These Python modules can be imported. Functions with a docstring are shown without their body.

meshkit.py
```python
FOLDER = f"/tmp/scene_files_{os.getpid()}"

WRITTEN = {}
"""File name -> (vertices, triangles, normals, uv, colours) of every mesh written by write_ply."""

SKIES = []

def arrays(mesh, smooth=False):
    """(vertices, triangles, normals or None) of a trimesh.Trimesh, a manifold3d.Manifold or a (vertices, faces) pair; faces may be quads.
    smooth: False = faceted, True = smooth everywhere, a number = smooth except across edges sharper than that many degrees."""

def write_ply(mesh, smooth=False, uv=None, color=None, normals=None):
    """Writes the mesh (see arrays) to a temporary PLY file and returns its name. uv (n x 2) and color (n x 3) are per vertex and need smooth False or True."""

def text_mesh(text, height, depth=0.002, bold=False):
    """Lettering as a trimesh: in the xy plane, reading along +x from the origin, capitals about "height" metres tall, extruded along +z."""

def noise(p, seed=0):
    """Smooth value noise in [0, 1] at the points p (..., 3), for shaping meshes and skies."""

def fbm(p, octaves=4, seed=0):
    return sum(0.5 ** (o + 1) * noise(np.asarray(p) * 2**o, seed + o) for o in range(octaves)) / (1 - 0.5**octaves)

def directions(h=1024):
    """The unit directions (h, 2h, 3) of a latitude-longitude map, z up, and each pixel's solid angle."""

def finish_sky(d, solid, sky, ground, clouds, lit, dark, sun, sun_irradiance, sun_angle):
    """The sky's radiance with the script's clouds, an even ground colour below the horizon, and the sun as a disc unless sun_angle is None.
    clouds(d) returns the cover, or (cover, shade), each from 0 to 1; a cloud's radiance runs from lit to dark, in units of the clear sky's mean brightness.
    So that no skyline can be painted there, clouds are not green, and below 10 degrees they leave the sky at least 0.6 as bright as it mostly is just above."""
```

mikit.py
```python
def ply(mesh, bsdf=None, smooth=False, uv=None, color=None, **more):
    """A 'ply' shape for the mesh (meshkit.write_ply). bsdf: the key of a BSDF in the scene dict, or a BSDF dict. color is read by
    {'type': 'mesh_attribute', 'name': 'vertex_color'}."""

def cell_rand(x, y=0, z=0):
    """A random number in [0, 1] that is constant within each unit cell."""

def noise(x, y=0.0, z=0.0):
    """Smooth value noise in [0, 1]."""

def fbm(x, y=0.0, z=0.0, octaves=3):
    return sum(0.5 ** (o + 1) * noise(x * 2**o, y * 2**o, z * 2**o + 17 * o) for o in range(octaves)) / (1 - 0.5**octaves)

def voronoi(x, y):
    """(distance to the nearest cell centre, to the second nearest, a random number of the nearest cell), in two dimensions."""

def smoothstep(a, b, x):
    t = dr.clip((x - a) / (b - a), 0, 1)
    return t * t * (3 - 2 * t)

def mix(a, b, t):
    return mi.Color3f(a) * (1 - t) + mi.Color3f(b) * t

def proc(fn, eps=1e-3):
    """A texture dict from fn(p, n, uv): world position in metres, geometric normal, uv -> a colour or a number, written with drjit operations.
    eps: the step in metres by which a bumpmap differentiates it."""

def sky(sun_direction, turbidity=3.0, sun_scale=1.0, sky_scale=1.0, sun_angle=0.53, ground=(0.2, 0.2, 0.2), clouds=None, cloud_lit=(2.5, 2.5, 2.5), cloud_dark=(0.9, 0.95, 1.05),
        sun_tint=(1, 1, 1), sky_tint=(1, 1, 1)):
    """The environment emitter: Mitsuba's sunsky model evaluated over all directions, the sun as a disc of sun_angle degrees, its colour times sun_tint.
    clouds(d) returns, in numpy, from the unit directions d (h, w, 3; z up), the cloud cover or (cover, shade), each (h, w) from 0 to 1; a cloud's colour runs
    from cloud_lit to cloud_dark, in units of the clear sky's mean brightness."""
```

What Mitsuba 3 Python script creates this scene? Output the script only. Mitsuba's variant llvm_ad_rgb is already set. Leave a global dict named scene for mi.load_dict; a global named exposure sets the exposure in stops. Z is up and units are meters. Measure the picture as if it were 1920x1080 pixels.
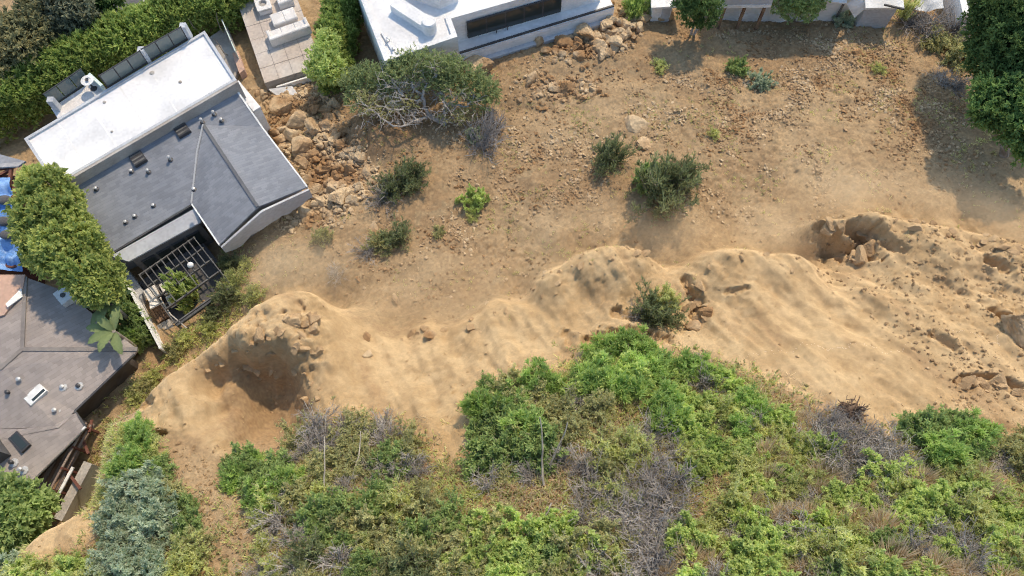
import math
import numpy as np
import trimesh
import shapely
import mitsuba as mi
import drjit as dr
import mikit
import meshkit
from scipy.interpolate import RBFInterpolator
from scipy.ndimage import gaussian_filter, map_coordinates
from scipy.spatial import cKDTree

T4 = mi.ScalarTransform4f
scene, labels = {}, {}

# ---------------------------------------------------------------- camera, sky, exposure
CAM_H, PITCH, HFOV = 42.0, 68.0, 65.0
_p = math.radians(PITCH)
FW = np.array([0, math.cos(_p), -math.sin(_p)])
UP = np.array([0, math.sin(_p), math.cos(_p)])
RT = np.array([1.0, 0, 0])
EYE = np.array([0, 0, CAM_H])
FPX = 960 / math.tan(math.radians(HFOV / 2))
scene['camera'] = {'type': 'perspective', 'fov': HFOV, 'fov_axis': 'x', 'near_clip': 0.5, 'far_clip': 2000.0,
                   'to_world': T4().look_at(origin=EYE.tolist(), target=(EYE + FW * 10).tolist(), up=UP.tolist())}
SUN = (0.36, 0.80, 1.12)
scene['sky'] = mikit.sky(SUN, turbidity=4.0, sun_scale=0.85, sky_scale=2.6, sky_tint=(1.06, 1.0, 0.88), sun_angle=2.0, sun_tint=(1.0, 0.98, 0.94))
exposure = 1.6


def at(px, py, z):
    """The surveyed point: where a sight line to photo pixel (px, py) meets height z."""
    d = FW * FPX + RT * (px - 960) + UP * (540 - py)
    return EYE + d * ((z - CAM_H) / d[2])


# ---------------------------------------------------------------- names, things and parts
def num(name):
    if name not in USED:
        USED[name] = 0
        return name
    USED[name] += 1
    return f'{name}_{USED[name]:03d}'


USED = {}


def thing(name, label, cat, group=None, kind=None):
    key = num(name)
    labels[key] = {'label': label, 'category': cat}
    if group:
        labels[key]['group'] = group
    if kind:
        labels[key]['kind'] = kind
    return key


def part(parent, name, mesh, mat, smooth=False, label=None, kind=None, **kw):
    key = num(parent + '__' + name)
    scene[key] = mikit.ply(mesh, mat, smooth=smooth, **kw)
    if label or kind:
        labels[key] = {}
        if label:
            labels[key]['label'] = label
        if kind:
            labels[key]['kind'] = kind
    return key


def single(name, mesh, mat, label, cat, group=None, kind=None, smooth=False, **kw):
    key = thing(name, label, cat, group, kind)
    scene[key] = mikit.ply(mesh, mat, smooth=smooth, **kw)
    return key


def structure(name, mesh, mat, smooth=False, **kw):
    key = num(name)
    labels[key] = {'kind': 'structure'}
    scene[key] = mikit.ply(mesh, mat, smooth=smooth, **kw)
    return key


# ---------------------------------------------------------------- mesh helpers
def cat(ms):
    return trimesh.util.concatenate(ms)


def box(cx, cy, cz, sx, sy, sz):
    b = trimesh.creation.box((sx, sy, sz))
    b.apply_translation((cx, cy, cz))
    return b


def beam(a, b, w, h, roll_up=(0, 0, 1)):
    """A straight bar of section w x h from a to b."""
    a, b = np.asarray(a, float), np.asarray(b, float)
    z = b - a
    L = np.linalg.norm(z)
    z /= L
    x = np.cross(roll_up, z)
    if np.linalg.norm(x) < 1e-3:
        x = np.cross((0, 1, 0), z)
    x /= np.linalg.norm(x)
    y = np.cross(z, x)
    m = trimesh.creation.box((w, h, L))
    M = np.eye(4)
    M[:3, 0], M[:3, 1], M[:3, 2], M[:3, 3] = x, y, z, (a + b) / 2
    m.apply_transform(M)
    return m


def slab(top, thick):
    """A plate whose upper face is the (convex) polygon of 3-D points; thick downwards."""
    top = np.asarray(top, float)
    n = len(top)
    area = 0
    for i in range(n):
        j = (i + 1) % n
        area += top[i, 0] * top[j, 1] - top[j, 0] * top[i, 1]
    if area < 0:
        top = top[::-1]
    bot = top - [0, 0, thick]
    f = [[0, i, i + 1] for i in range(1, n - 1)] + [[n, n + i + 1, n + i] for i in range(1, n - 1)]
    for i in range(n):
        j = (i + 1) % n
        f += [[i, n + i, n + j], [i, n + j, j]]
    return trimesh.Trimesh(np.vstack([top, bot]), f, process=False)


def prism(poly, z0, z1):
    """An upright prism over a plan polygon of 2-D or 3-D points."""
    p = np.asarray(poly, float)[:, :2]
    m = trimesh.creation.extrude_polygon(shapely.Polygon(p).buffer(0), z1 - z0, engine='earcut')
    m.apply_translation((0, 0, z0))
    return m


def ring(poly, w, z0, z1):
    """A rim of width w inside the plan polygon."""
    P = shapely.Polygon(np.asarray(poly, float)[:, :2]).buffer(0)
    m = trimesh.creation.extrude_polygon(P.difference(P.buffer(-w, join_style=2)), z1 - z0, engine='earcut')
    m.apply_translation((0, 0, z0))
    return m


def tube(pts, r0, r1, n=6, cap=True):
    pts = np.asarray(pts, float)
    t = np.gradient(pts, axis=0)
    t /= np.linalg.norm(t, axis=1, keepdims=True) + 1e-9
    a = np.cross(t, np.where(np.abs(t[:, 2:]) < 0.85, [0, 0, 1.0], [1.0, 0, 0]))
    a /= np.linalg.norm(a, axis=1, keepdims=True) + 1e-9
    b = np.cross(t, a)
    r = np.linspace(r0, r1, len(pts))[:, None, None]
    g = np.arange(n) * 2 * math.pi / n
    v = pts[:, None] + r * (np.cos(g)[None, :, None] * a[:, None] + np.sin(g)[None, :, None] * b[:, None])
    i, j = np.meshgrid(np.arange(len(pts) - 1), np.arange(n), indexing='ij')
    q = np.stack([i * n + j, i * n + (j + 1) % n, (i + 1) * n + (j + 1) % n, (i + 1) * n + j], -1).reshape(-1, 4)
    f = np.vstack([q[:, [0, 1, 2]], q[:, [0, 2, 3]]])
    v = v.reshape(-1, 3)
    if cap:
        k = (len(pts) - 1) * n
        f = np.vstack([f, [[k, k + m, k + m + 1] for m in range(1, n - 1)], [[0, m + 1, m] for m in range(1, n - 1)]])
    return trimesh.Trimesh(v, f, process=False)


def lathe(profile, n=16):
    """profile: (r, z) points."""
    return trimesh.creation.revolve(np.asarray(profile, float), sections=n)


def frame_of(p0, p1, p3):
    """Origin and two level, square directions with lengths, from three corners."""
    p0, p1, p3 = (np.asarray(p, float) for p in (p0, p1, p3))
    u = p1 - p0
    u[2] = 0
    lu = np.linalg.norm(u)
    u /= lu
    v = np.array([-u[1], u[0], 0])
    lv = (p3 - p0) @ v
    if lv < 0:
        v, lv = -v, -lv
    return p0, u, v, lu, lv


def rbox(p, u, v, s0, s1, t0, t1, z0, z1):
    """A box in the plan frame (p, u, v)."""
    c = [p + u * s + v * t for s, t in ((s0, t0), (s1, t0), (s1, t1), (s0, t1))]
    return prism(c, z0, z1)


# ---------------------------------------------------------------- materials
def flat(name, rgb, rough=0.7, metal=0.0, spec=0.4, **kw):
    scene['mat_' + name] = {'type': 'twosided', 'bsdf': {'type': 'principled', 'base_color': {'type': 'rgb', 'value': list(rgb)},
                                                         'roughness': rough, 'metallic': metal, 'specular': spec, **kw}}
    return 'mat_' + name


def procmat(name, fn, rough=0.8, bump=None, bump_scale=1.0, eps=0.02, spec=0.3):
    b = {'type': 'principled', 'base_color': mikit.proc(fn), 'roughness': rough, 'specular': spec}
    if bump:
        b = {'type': 'bumpmap', 'arbitrary': mikit.proc(bump, eps=eps), 'scale': bump_scale, 'bsdf': b}
    scene['mat_' + name] = {'type': 'twosided', 'bsdf': b}
    return 'mat_' + name


fbm, noise, mix, sstep = mikit.fbm, mikit.noise, mikit.mix, mikit.smoothstep


def worn(name, a, b, scale=1.0, rough=0.75, fine=9.0, **kw):
    """Two tones in broad stains and a fine grain."""
    def fn(p, n, uv):
        s = fbm(p.x * scale, p.y * scale, p.z * scale, 3)
        g = noise(p.x * fine, p.y * fine, p.z * fine)
        return mix(a, b, sstep(0.3, 0.7, s)) * (0.9 + 0.2 * g)
    return procmat(name, fn, rough, **kw)


def leaf_mat(name, dark, light, warm, trans=0.95):
    def fn(p, n, uv):
        c = mix(dark, light, uv.x)
        return mix(c, warm, sstep(0.72, 1.0, uv.y) * 0.6) * (0.8 + 0.4 * fbm(p.x * 0.9, p.y * 0.9, p.z * 0.9, 2))
    scene['mat_' + name] = {'type': 'principledthin', 'base_color': mikit.proc(fn), 'roughness': 0.6, 'spec_trans': 0.0,
                            'diff_trans': trans, 'eta': 1.4}
    return 'mat_' + name


def soil_fn(p, n, uv):
    """u: loose pale sand 1 .. stony brown soil 0; v: dark humus and darker red brown ground."""
    s1 = fbm(p.x * 0.35, p.y * 0.35, p.z * 0.35, 3)
    s2 = fbm(p.x * 2.1, p.y * 2.1, p.z * 2.1, 3)
    g = noise(p.x * 9.0, p.y * 9.0, p.z * 9.0)
    g2 = noise(p.x * 22.0, p.y * 22.0, p.z * 22.0)
    soil = mix((0.345, 0.25, 0.147), (0.265, 0.178, 0.10), sstep(0.35, 0.65, s1 * 0.6 + s2 * 0.4))
    soil = mix(soil, (0.31, 0.24, 0.145), sstep(0.5, 0.75, s2) * 0.5)
    soil = soil * (0.70 + 0.40 * g + 0.2 * g2)
    st = fbm(p.x * 1.0 + p.y * 0.55, p.y * 0.35 - p.x * 0.2, p.z * 0.4, 3)
    sand = mix((0.455, 0.33, 0.187), (0.36, 0.248, 0.133), sstep(0.35, 0.66, s1 * 0.5 + s2 * 0.5))
    sand = mix(sand, (0.32, 0.21, 0.115), sstep(0.55, 0.8, st) * 0.6)
    sand = sand * (0.84 + 0.18 * g + 0.14 * g2)
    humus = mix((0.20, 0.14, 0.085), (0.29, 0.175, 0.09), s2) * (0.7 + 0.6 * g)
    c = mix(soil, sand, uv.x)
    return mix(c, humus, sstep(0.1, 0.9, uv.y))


procmat('soil', soil_fn, 0.95, spec=0.1)


def rock_fn(p, n, uv):
    s = fbm(p.x * 1.3, p.y * 1.3, p.z * 1.3, 2)
    g = fbm(p.x * 7, p.y * 7, p.z * 7, 3)
    v = noise(p.x * 0.9 + 31.0, p.y * 0.9, 0.0)
    c = mix((0.30, 0.18, 0.09), (0.50, 0.385, 0.245), sstep(0.3, 0.7, s * 0.5 + v * 0.5))
    return c * (0.62 + 0.7 * g)


def rock_bump(p, n, uv):
    return fbm(p.x * 6, p.y * 6, p.z * 6, 3) * 0.06


procmat('rock', rock_fn, 0.9, rock_bump, eps=0.02, spec=0.15)
worn('clod', (0.23, 0.15, 0.08), (0.34, 0.235, 0.13), 2.0, 0.95)
worn('white_roof', (0.70, 0.70, 0.70), (0.58, 0.58, 0.58), 0.7, 0.6)
worn('white_wall', (0.74, 0.74, 0.73), (0.64, 0.63, 0.61), 0.8, 0.7)
worn('white_paint', (0.72, 0.73, 0.72), (0.60, 0.60, 0.58), 1.5, 0.6)
worn('grey_wall', (0.42, 0.43, 0.44), (0.34, 0.34, 0.35), 0.9, 0.8)
worn('pale_grey', (0.46, 0.48, 0.50), (0.39, 0.40, 0.42), 0.8, 0.75)
worn('shade_wall', (0.17, 0.165, 0.165), (0.13, 0.125, 0.125), 0.9)  # grey wall tone darkened to carry the shade under the awning
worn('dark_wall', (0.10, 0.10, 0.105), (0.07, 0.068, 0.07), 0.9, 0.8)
worn('concrete', (0.40, 0.38, 0.35), (0.31, 0.28, 0.25), 0.9, 0.85, 12.0)
worn('asphalt', (0.15, 0.15, 0.155), (0.11, 0.11, 0.115), 0.6, 0.9, 14.0)
worn('brown_wall', (0.10, 0.085, 0.075), (0.07, 0.055, 0.048), 1.2, 0.85)
worn('trim_dark', (0.055, 0.055, 0.06), (0.08, 0.08, 0.08), 2.0, 0.6)
worn('steel', (0.13, 0.13, 0.125), (0.085, 0.082, 0.08), 3.0, 0.55)
worn('fabric_white', (0.70, 0.68, 0.66), (0.60, 0.58, 0.56), 1.4, 0.9, 20.0)
worn('wood_brown', (0.26, 0.165, 0.10), (0.17, 0.105, 0.07), 2.2, 0.8, 16.0)
worn('wood_grey', (0.34, 0.28, 0.24), (0.23, 0.17, 0.14), 1.6, 0.85, 16.0)
worn('red_wood', (0.17, 0.075, 0.055), (0.12, 0.05, 0.04), 1.5, 0.8)
worn('bark', (0.30, 0.265, 0.22), (0.19, 0.16, 0.13), 2.5, 0.9, 18.0)
worn('bark_pale', (0.46, 0.43, 0.385), (0.33, 0.30, 0.27), 2.5, 0.9, 18.0)
worn('bark_stem', (0.38, 0.34, 0.28), (0.24, 0.21, 0.17), 2.5, 0.9)
worn('ridge_dark', (0.10, 0.105, 0.115), (0.13, 0.135, 0.14), 1.0)
worn('twig_grey', (0.40, 0.365, 0.33), (0.25, 0.225, 0.205), 1.2, 0.9, 14.0)
worn('terracotta', (0.50, 0.33, 0.25), (0.42, 0.29, 0.23), 1.0, 0.85)
worn('tarp_blue', (0.10, 0.24, 0.55), (0.22, 0.38, 0.66), 1.3, 0.45)


def shingle(name, a, b, ang, step=0.16):
    ca, sa = math.cos(ang), math.sin(ang)

    def fn(p, n, uv):
        s, t = p.x * ca + p.y * sa, (-p.x * sa + p.y * ca) / step
        row = dr.floor(t)
        r = mikit.cell_rand(dr.floor((s + row * 0.137) / 0.3), row, 3)
        e = sstep(0.0, 0.2, t - row)
        st = fbm(p.x * 0.5, p.y * 0.5, p.z * 0.5, 3)
        return mix(a, b, sstep(0.3, 0.7, st)) * (0.86 + 0.22 * r) * (0.82 + 0.18 * e)
    return procmat(name, fn, 0.85)


shingle('shingle_grey', (0.18, 0.195, 0.225), (0.225, 0.24, 0.27), math.radians(33))
shingle('shingle_brown', (0.34, 0.30, 0.275), (0.27, 0.24, 0.225), math.radians(38), 0.2)
worn('brown_cap', (0.22, 0.20, 0.185), (0.18, 0.16, 0.15), 1.0)
worn('terrace', (0.50, 0.46, 0.42), (0.44, 0.38, 0.33), 0.8, 0.8)
worn('earth', (0.44, 0.31, 0.175), (0.33, 0.22, 0.12), 1.4, 0.95, 12.0)
worn('sand_lump', (0.46, 0.33, 0.19), (0.38, 0.26, 0.14), 2.0, 0.95)
flat('glass_dark', (0.03, 0.04, 0.04), 0.08, spec=0.6)
flat('glass_rail', (0.15, 0.175, 0.165), 0.12, spec=0.5)
flat('glass_pale', (0.55, 0.64, 0.60), 0.2, spec=0.5)
flat('metal_pale', (0.46, 0.465, 0.465), 0.4, 0.3)
flat('metal_dark', (0.06, 0.06, 0.065), 0.45, 0.3)

leaf_mat('leaf_green', (0.246, 0.338, 0.128), (0.509, 0.630, 0.253), (0.546, 0.638, 0.259))
leaf_mat('leaf_vivid', (0.284, 0.415, 0.131), (0.614, 0.756, 0.256), (0.681, 0.796, 0.311))
leaf_mat('leaf_lime', (0.399, 0.498, 0.168), (0.709, 0.795, 0.300), (0.748, 0.850, 0.361))
leaf_mat('leaf_olive', (0.345, 0.361, 0.177), (0.682, 0.670, 0.336), (0.792, 0.663, 0.357))
leaf_mat('leaf_sage', (0.367, 0.453, 0.288), (0.629, 0.697, 0.541), (0.629, 0.697, 0.507))
leaf_mat('leaf_dark', (0.077, 0.136, 0.049), (0.202, 0.310, 0.111), (0.264, 0.349, 0.134))
leaf_mat('leaf_wind', (0.214, 0.270, 0.128), (0.424, 0.495, 0.228), (0.566, 0.583, 0.287))
leaf_mat('leaf_shade', (0.200, 0.210, 0.118), (0.470, 0.440, 0.228), (0.581, 0.501, 0.253))
leaf_mat('leaf_dark2', (0.154, 0.177, 0.117), (0.364, 0.381, 0.258), (0.448, 0.430, 0.285))
worn('clod_dark', (0.10, 0.065, 0.045), (0.16, 0.11, 0.075), 3.0, 0.95)
leaf_mat('leaf_fresh', (0.124, 0.213, 0.077), (0.279, 0.428, 0.146), (0.369, 0.502, 0.177))
leaf_mat('leaf_wispy', (0.162, 0.198, 0.098), (0.351, 0.397, 0.196), (0.405, 0.410, 0.218))
leaf_mat('leaf_hedge', (0.185, 0.268, 0.076), (0.495, 0.612, 0.184), (0.702, 0.736, 0.255))
leaf_mat('leaf_column', (0.248, 0.319, 0.097), (0.537, 0.598, 0.193), (0.686, 0.672, 0.247))
leaf_mat('leaf_banana', (0.103, 0.159, 0.066), (0.240, 0.296, 0.139), (0.314, 0.335, 0.177), 0.4)
leaf_mat('leaf_straw', (0.538, 0.432, 0.293), (0.819, 0.672, 0.470), (0.752, 0.637, 0.405))
leaf_mat('leaf_weed', (0.419, 0.471, 0.174), (0.822, 0.822, 0.360), (0.850, 0.850, 0.535))
# ---------------------------------------------------------------- the ground: one sheet
ctrl = []


def gp(*rows):
    for px, py, z in rows:
        ctrl.append(at(px, py, z))


def crest(rows, off, zfoot, step=0.45):
    """A brow line and, off (dx, dy) beyond it, the foot of its steep front."""
    pts = np.array([at(*r) for r in rows])
    out = [pts[0]]
    for a, b in zip(pts[:-1], pts[1:]):
        n = max(1, int(np.linalg.norm(b - a) / step))
        out += [a + (b - a) * (k / n) for k in range(1, n + 1)]
    for p in out:
        ctrl.append(p)
        h = p[2] - zfoot
        ctrl.append(np.array([p[0] + off[0], p[1] + off[1], zfoot + 0.08 * h]))


gp((0, 0, -1.5), (200, 60, -1.5), (330, 0, -1.4), (200, 150, -1.2), (60, 200, -1.3), (100, 80, -1.5), (250, 0, -1.5), (300, 300, -.4), (150, 420, 0), (400, 330, 0), (330, 520, -.1), (280, 520, -.2), (390, 470, 0), (400, 545, .3), (330, 590, .1),
   (470, 470, 1.2), (560, 390, .9), (600, 300, .8), (520, 220, .3), (560, 180, .2), (470, 130, -.2), (540, 60, -.8), (650, 60, -.6), (760, 60, -.6), (900, 60, -.4), (1100, 30, .9),
   (1000, 100, 1.9), (920, 128, 1.7), (1140, 55, 1.7), (850, 130, 1.5), (760, 150, 1.2), (800, 250, 1.7), (700, 300, 1.5), (660, 220, .9), (1000, 200, 1.9), (1250, 100, 1.3), (1400, 80, .6), (1600, 60, .6), (1750, 80, .7), (1900, 60, .5),
   (1200, 250, 2.2), (1500, 200, 1.8), (1700, 250, 2.2), (1880, 300, 2.5), (640, 420, 1.9), (800, 400, 2.4), (1000, 350, 2.5), (1250, 380, 2.9), (1500, 330, 2.8), (1750, 370, 3.0), (1910, 400, 3.1),
   (1050, 440, 2.9), (1150, 420, 3.1), (1300, 430, 3.1), (1450, 430, 3.2), (1620, 350, 3.1), (1760, 385, 3.2), (930, 520, 3.0), (850, 540, 3.0), (760, 540, 2.8), (700, 520, 2.6), (640, 510, 2.5), (560, 490, 2.3),
   (470, 530, 2.2), (430, 560, 2.0), (360, 620, 1.8), (290, 680, 1.6), (230, 740, 1.6), (100, 700, 1.2), (150, 840, 1.6), (60, 930, 1.6), (0, 600, .8), (150, 470, .5), (250, 600, 1.0), (30, 420, .4))
# brows of the slipped masses
crest([(1243, 512, 5.1), (1290, 498, 5.4), (1320, 475, 5.7), (1390, 461, 6.0), (1440, 475, 6.0), (1500, 474, 6.0), (1528, 490, 5.8), (1545, 505, 5.5)], (0.1, 0.95), 3.3)
crest([(905, 585, 4.5), (925, 563, 4.9), (960, 571, 5.0), (1000, 560, 5.1), (1010, 520, 5.3), (1060, 495, 5.6), (1100, 470, 5.9), (1160, 453, 6.2), (1205, 468, 5.9), (1238, 490, 5.4)], (-.1, 0.95), 3.05)
crest([(1522, 432, 5.0), (1545, 408, 5.7), (1600, 408, 5.9), (1640, 393, 6.0), (1720, 412, 6.0), (1800, 425, 6.0), (1860, 440, 6.0), (1935, 464, 6.0)], (0.05, 1.0), 3.3)
crest([(256, 772, 6.3), (290, 725, 6.6), (340, 682, 6.6), (400, 640, 6.5), (440, 610, 6.3), (480, 572, 6.1), (530, 545, 5.9), (585, 540, 5.6), (612, 562, 5.0), (645, 592, 4.6)], (-0.85, 0.85), 2.1)
crest([(645, 592, 4.5), (690, 606, 4.3), (735, 638, 4.4), (800, 605, 4.6), (840, 620, 4.4), (872, 600, 4.5), (905, 585, 4.5)], (0, 0.8), 3.1)
crest([(205, 785, 6.4), (196, 850, 7.0), (188, 900, 7.4), (180, 940, 7.8), (150, 966, 8.0), (100, 985, 8.2), (60, 1012, 8.4), (20, 1060, 8.6), (-30, 1110, 8.6)], (-1.25, 0.6), 2.0)
# the block that throws its shade into the hollow, and the hollow
gp((1575, 428, 6.1), (1610, 438, 6.0), (1552, 462, 3.6), (1590, 470, 3.9), (1625, 478, 5.0), (1560, 520, 5.2), (1650, 470, 6.0), (1600, 530, 6.1), (1540, 475, 3.7))
gp((1290, 545, 6.1), (1322, 540, 6.3), (1303, 568, 5.6), (1300, 590, 6.0), (1290, 610, 6.1), (1335, 590, 6.9), (1320, 620, 6.9))
gp((1400, 600, 7.2), (1400, 520, 6.4), (1500, 560, 6.9), (1500, 680, 9.0), (1600, 600, 7.4), (1700, 500, 6.8), (1700, 600, 7.9), (1850, 520, 6.8), (1900, 600, 7.9), (1850, 700, 9.3), (1700, 700, 9.3),
   (1600, 740, 9.9), (1750, 800, 10.6), (1880, 860, 11.2), (1900, 760, 10.0), (1400, 690, 9.0))
gp((1150, 560, 6.2), (1100, 560, 5.9), (1000, 620, 6.1), (1050, 640, 6.8), (1200, 640, 7.4), (1250, 625, 6.6), (1190, 610, 6.5), (1060, 690, 8.1), (950, 700, 7.5), (900, 760, 8.4), (860, 720, 7.1), (840, 860, 9.6), (700, 700, 6.1),
   (700, 800, 7.9), (800, 700, 6.1), (760, 660, 5.2), (690, 640, 5.1), (860, 640, 5.3))
# left mass: knoll, bowl in its shade, ribs
gp((540, 625, 8.3), (575, 590, 6.9), (500, 635, 8.0), (450, 650, 7.7), (395, 668, 7.7), (560, 650, 7.9), (590, 690, 7.7), (585, 740, 7.6), (592, 790, 8.0), (410, 720, 7.3), (418, 770, 7.3), (430, 820, 7.6),
   (422, 700, 5.5), (470, 690, 5.2), (530, 700, 5.4), (428, 750, 4.6), (490, 745, 4.2), (556, 745, 5.0), (440, 790, 4.8), (500, 795, 4.7), (560, 800, 5.6), (460, 830, 6.3), (530, 835, 6.5), (490, 860, 8.0),
   (340, 740, 7.9), (380, 760, 7.7), (300, 770, 7.3), (330, 800, 7.8), (420, 845, 8.1), (610, 780, 8.2), (560, 850, 8.7))
gp((760, 830, 9.2), (820, 900, 10.3), (1000, 750, 9.3), (1150, 690, 8.9), (1400, 720, 9.6), (1500, 790, 10.3), (1700, 860, 11.3), (1000, 900, 11.4), (1300, 900, 11.8), (1600, 950, 12.4), (1900, 980, 12.8),
   (960, 1080, 13.6), (1300, 1080, 14.0), (1700, 1080, 14.2), (1940, 1090, 14.4), (600, 1080, 12.5), (600, 950, 10.8), (300, 900, 9.0), (250, 1000, 9.6), (400, 900, 9.1), (420, 1040, 10.7), (100, 1080, 9.6), (300, 810, 7.7), (240, 800, 7.0), (350, 850, 8.2))
for x, y, z in ((-46, 46, -2), (-20, 48, -2), (0, 48, -1.5), (20, 48, -1), (46, 46, -1), (-46, 20, -.5), (46, 20, 3), (46, 0, 14), (-46, 0, 4), (-46, -12, 9), (-15, -12, 16), (10, -12, 18), (46, -12, 18), (34, 12, 6.2), (36, 6, 10.5), (-34, 8, 1.5), (-36, 14, .5)):
    ctrl.append(np.array([x, y, z], float))

ctrl = np.array(ctrl)
_, _keep = np.unique(np.round(ctrl[:, :2], 2), axis=0, return_index=True)
ctrl = ctrl[_keep]
X0, X1, Y0, Y1, ST = -37.0, 37.0, -3.0, 44.0, 0.09
gx, gy = np.arange(X0, X1, ST), np.arange(Y0, Y1, ST)
rbf = RBFInterpolator(ctrl[:, :2], ctrl[:, 2], kernel='linear', smoothing=0.0)
cs = 3
qx, qy = np.meshgrid(gx[::cs], gy[::cs])
coarse = rbf(np.stack([qx.ravel(), qy.ravel()], 1)).reshape(qx.shape)
GX, GY = np.meshgrid(gx, gy)
iy, ix = np.mgrid[0:len(gy), 0:len(gx)] / cs
BASE = gaussian_filter(map_coordinates(coarse, [iy, ix], order=1, mode='nearest'), 2.4)


def bil(grid, x, y):
    return map_coordinates(grid, [(np.asarray(y) - Y0) / ST, (np.asarray(x) - X0) / ST], order=1, mode='nearest')


SURF = [BASE]


def gz(x, y):
    return bil(SURF[0], x, y)


def hit(px, py):
    """The point of the ground seen at photo pixel (px, py)."""
    d = FW * FPX + RT * (px - 960) + UP * (540 - py)
    d = d / -d[2]
    t = np.arange(CAM_H - 17, CAM_H + 4, 0.04)
    P = EYE + d * t[:, None]
    k = np.argmax(P[:, 2] < gz(P[:, 0], P[:, 1]))
    return P[k]


def hits(pxs):
    return np.array([hit(*p) for p in pxs])


def mask_of(pxs, soft):
    """1 inside the outline drawn over the ground, with an edge blurred over soft metres and torn by noise."""
    poly = shapely.Polygon(hits(pxs)[:, :2]).buffer(0)
    wob = 1.1 * (TORN - 0.5) * min(1.0, soft * 1.6)
    m = shapely.contains_xy(poly, GX + wob, GY + 0.7 * wob).astype(float)
    return gaussian_filter(m, soft / ST)


def nz(sx, sy, seed, rot=0.0, oct=4):
    c, s = math.cos(rot), math.sin(rot)
    u, v = (GX * c + GY * s) * sx, (-GX * s + GY * c) * sy
    out = 0
    for o in range(oct):
        out = out + 0.5 ** (o + 1) * meshkit.noise(np.stack([u * 2**o, v * 2**o, np.full_like(u, seed + 7.3 * o)], -1), seed)
    return out / (1 - 0.5**oct)


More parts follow.
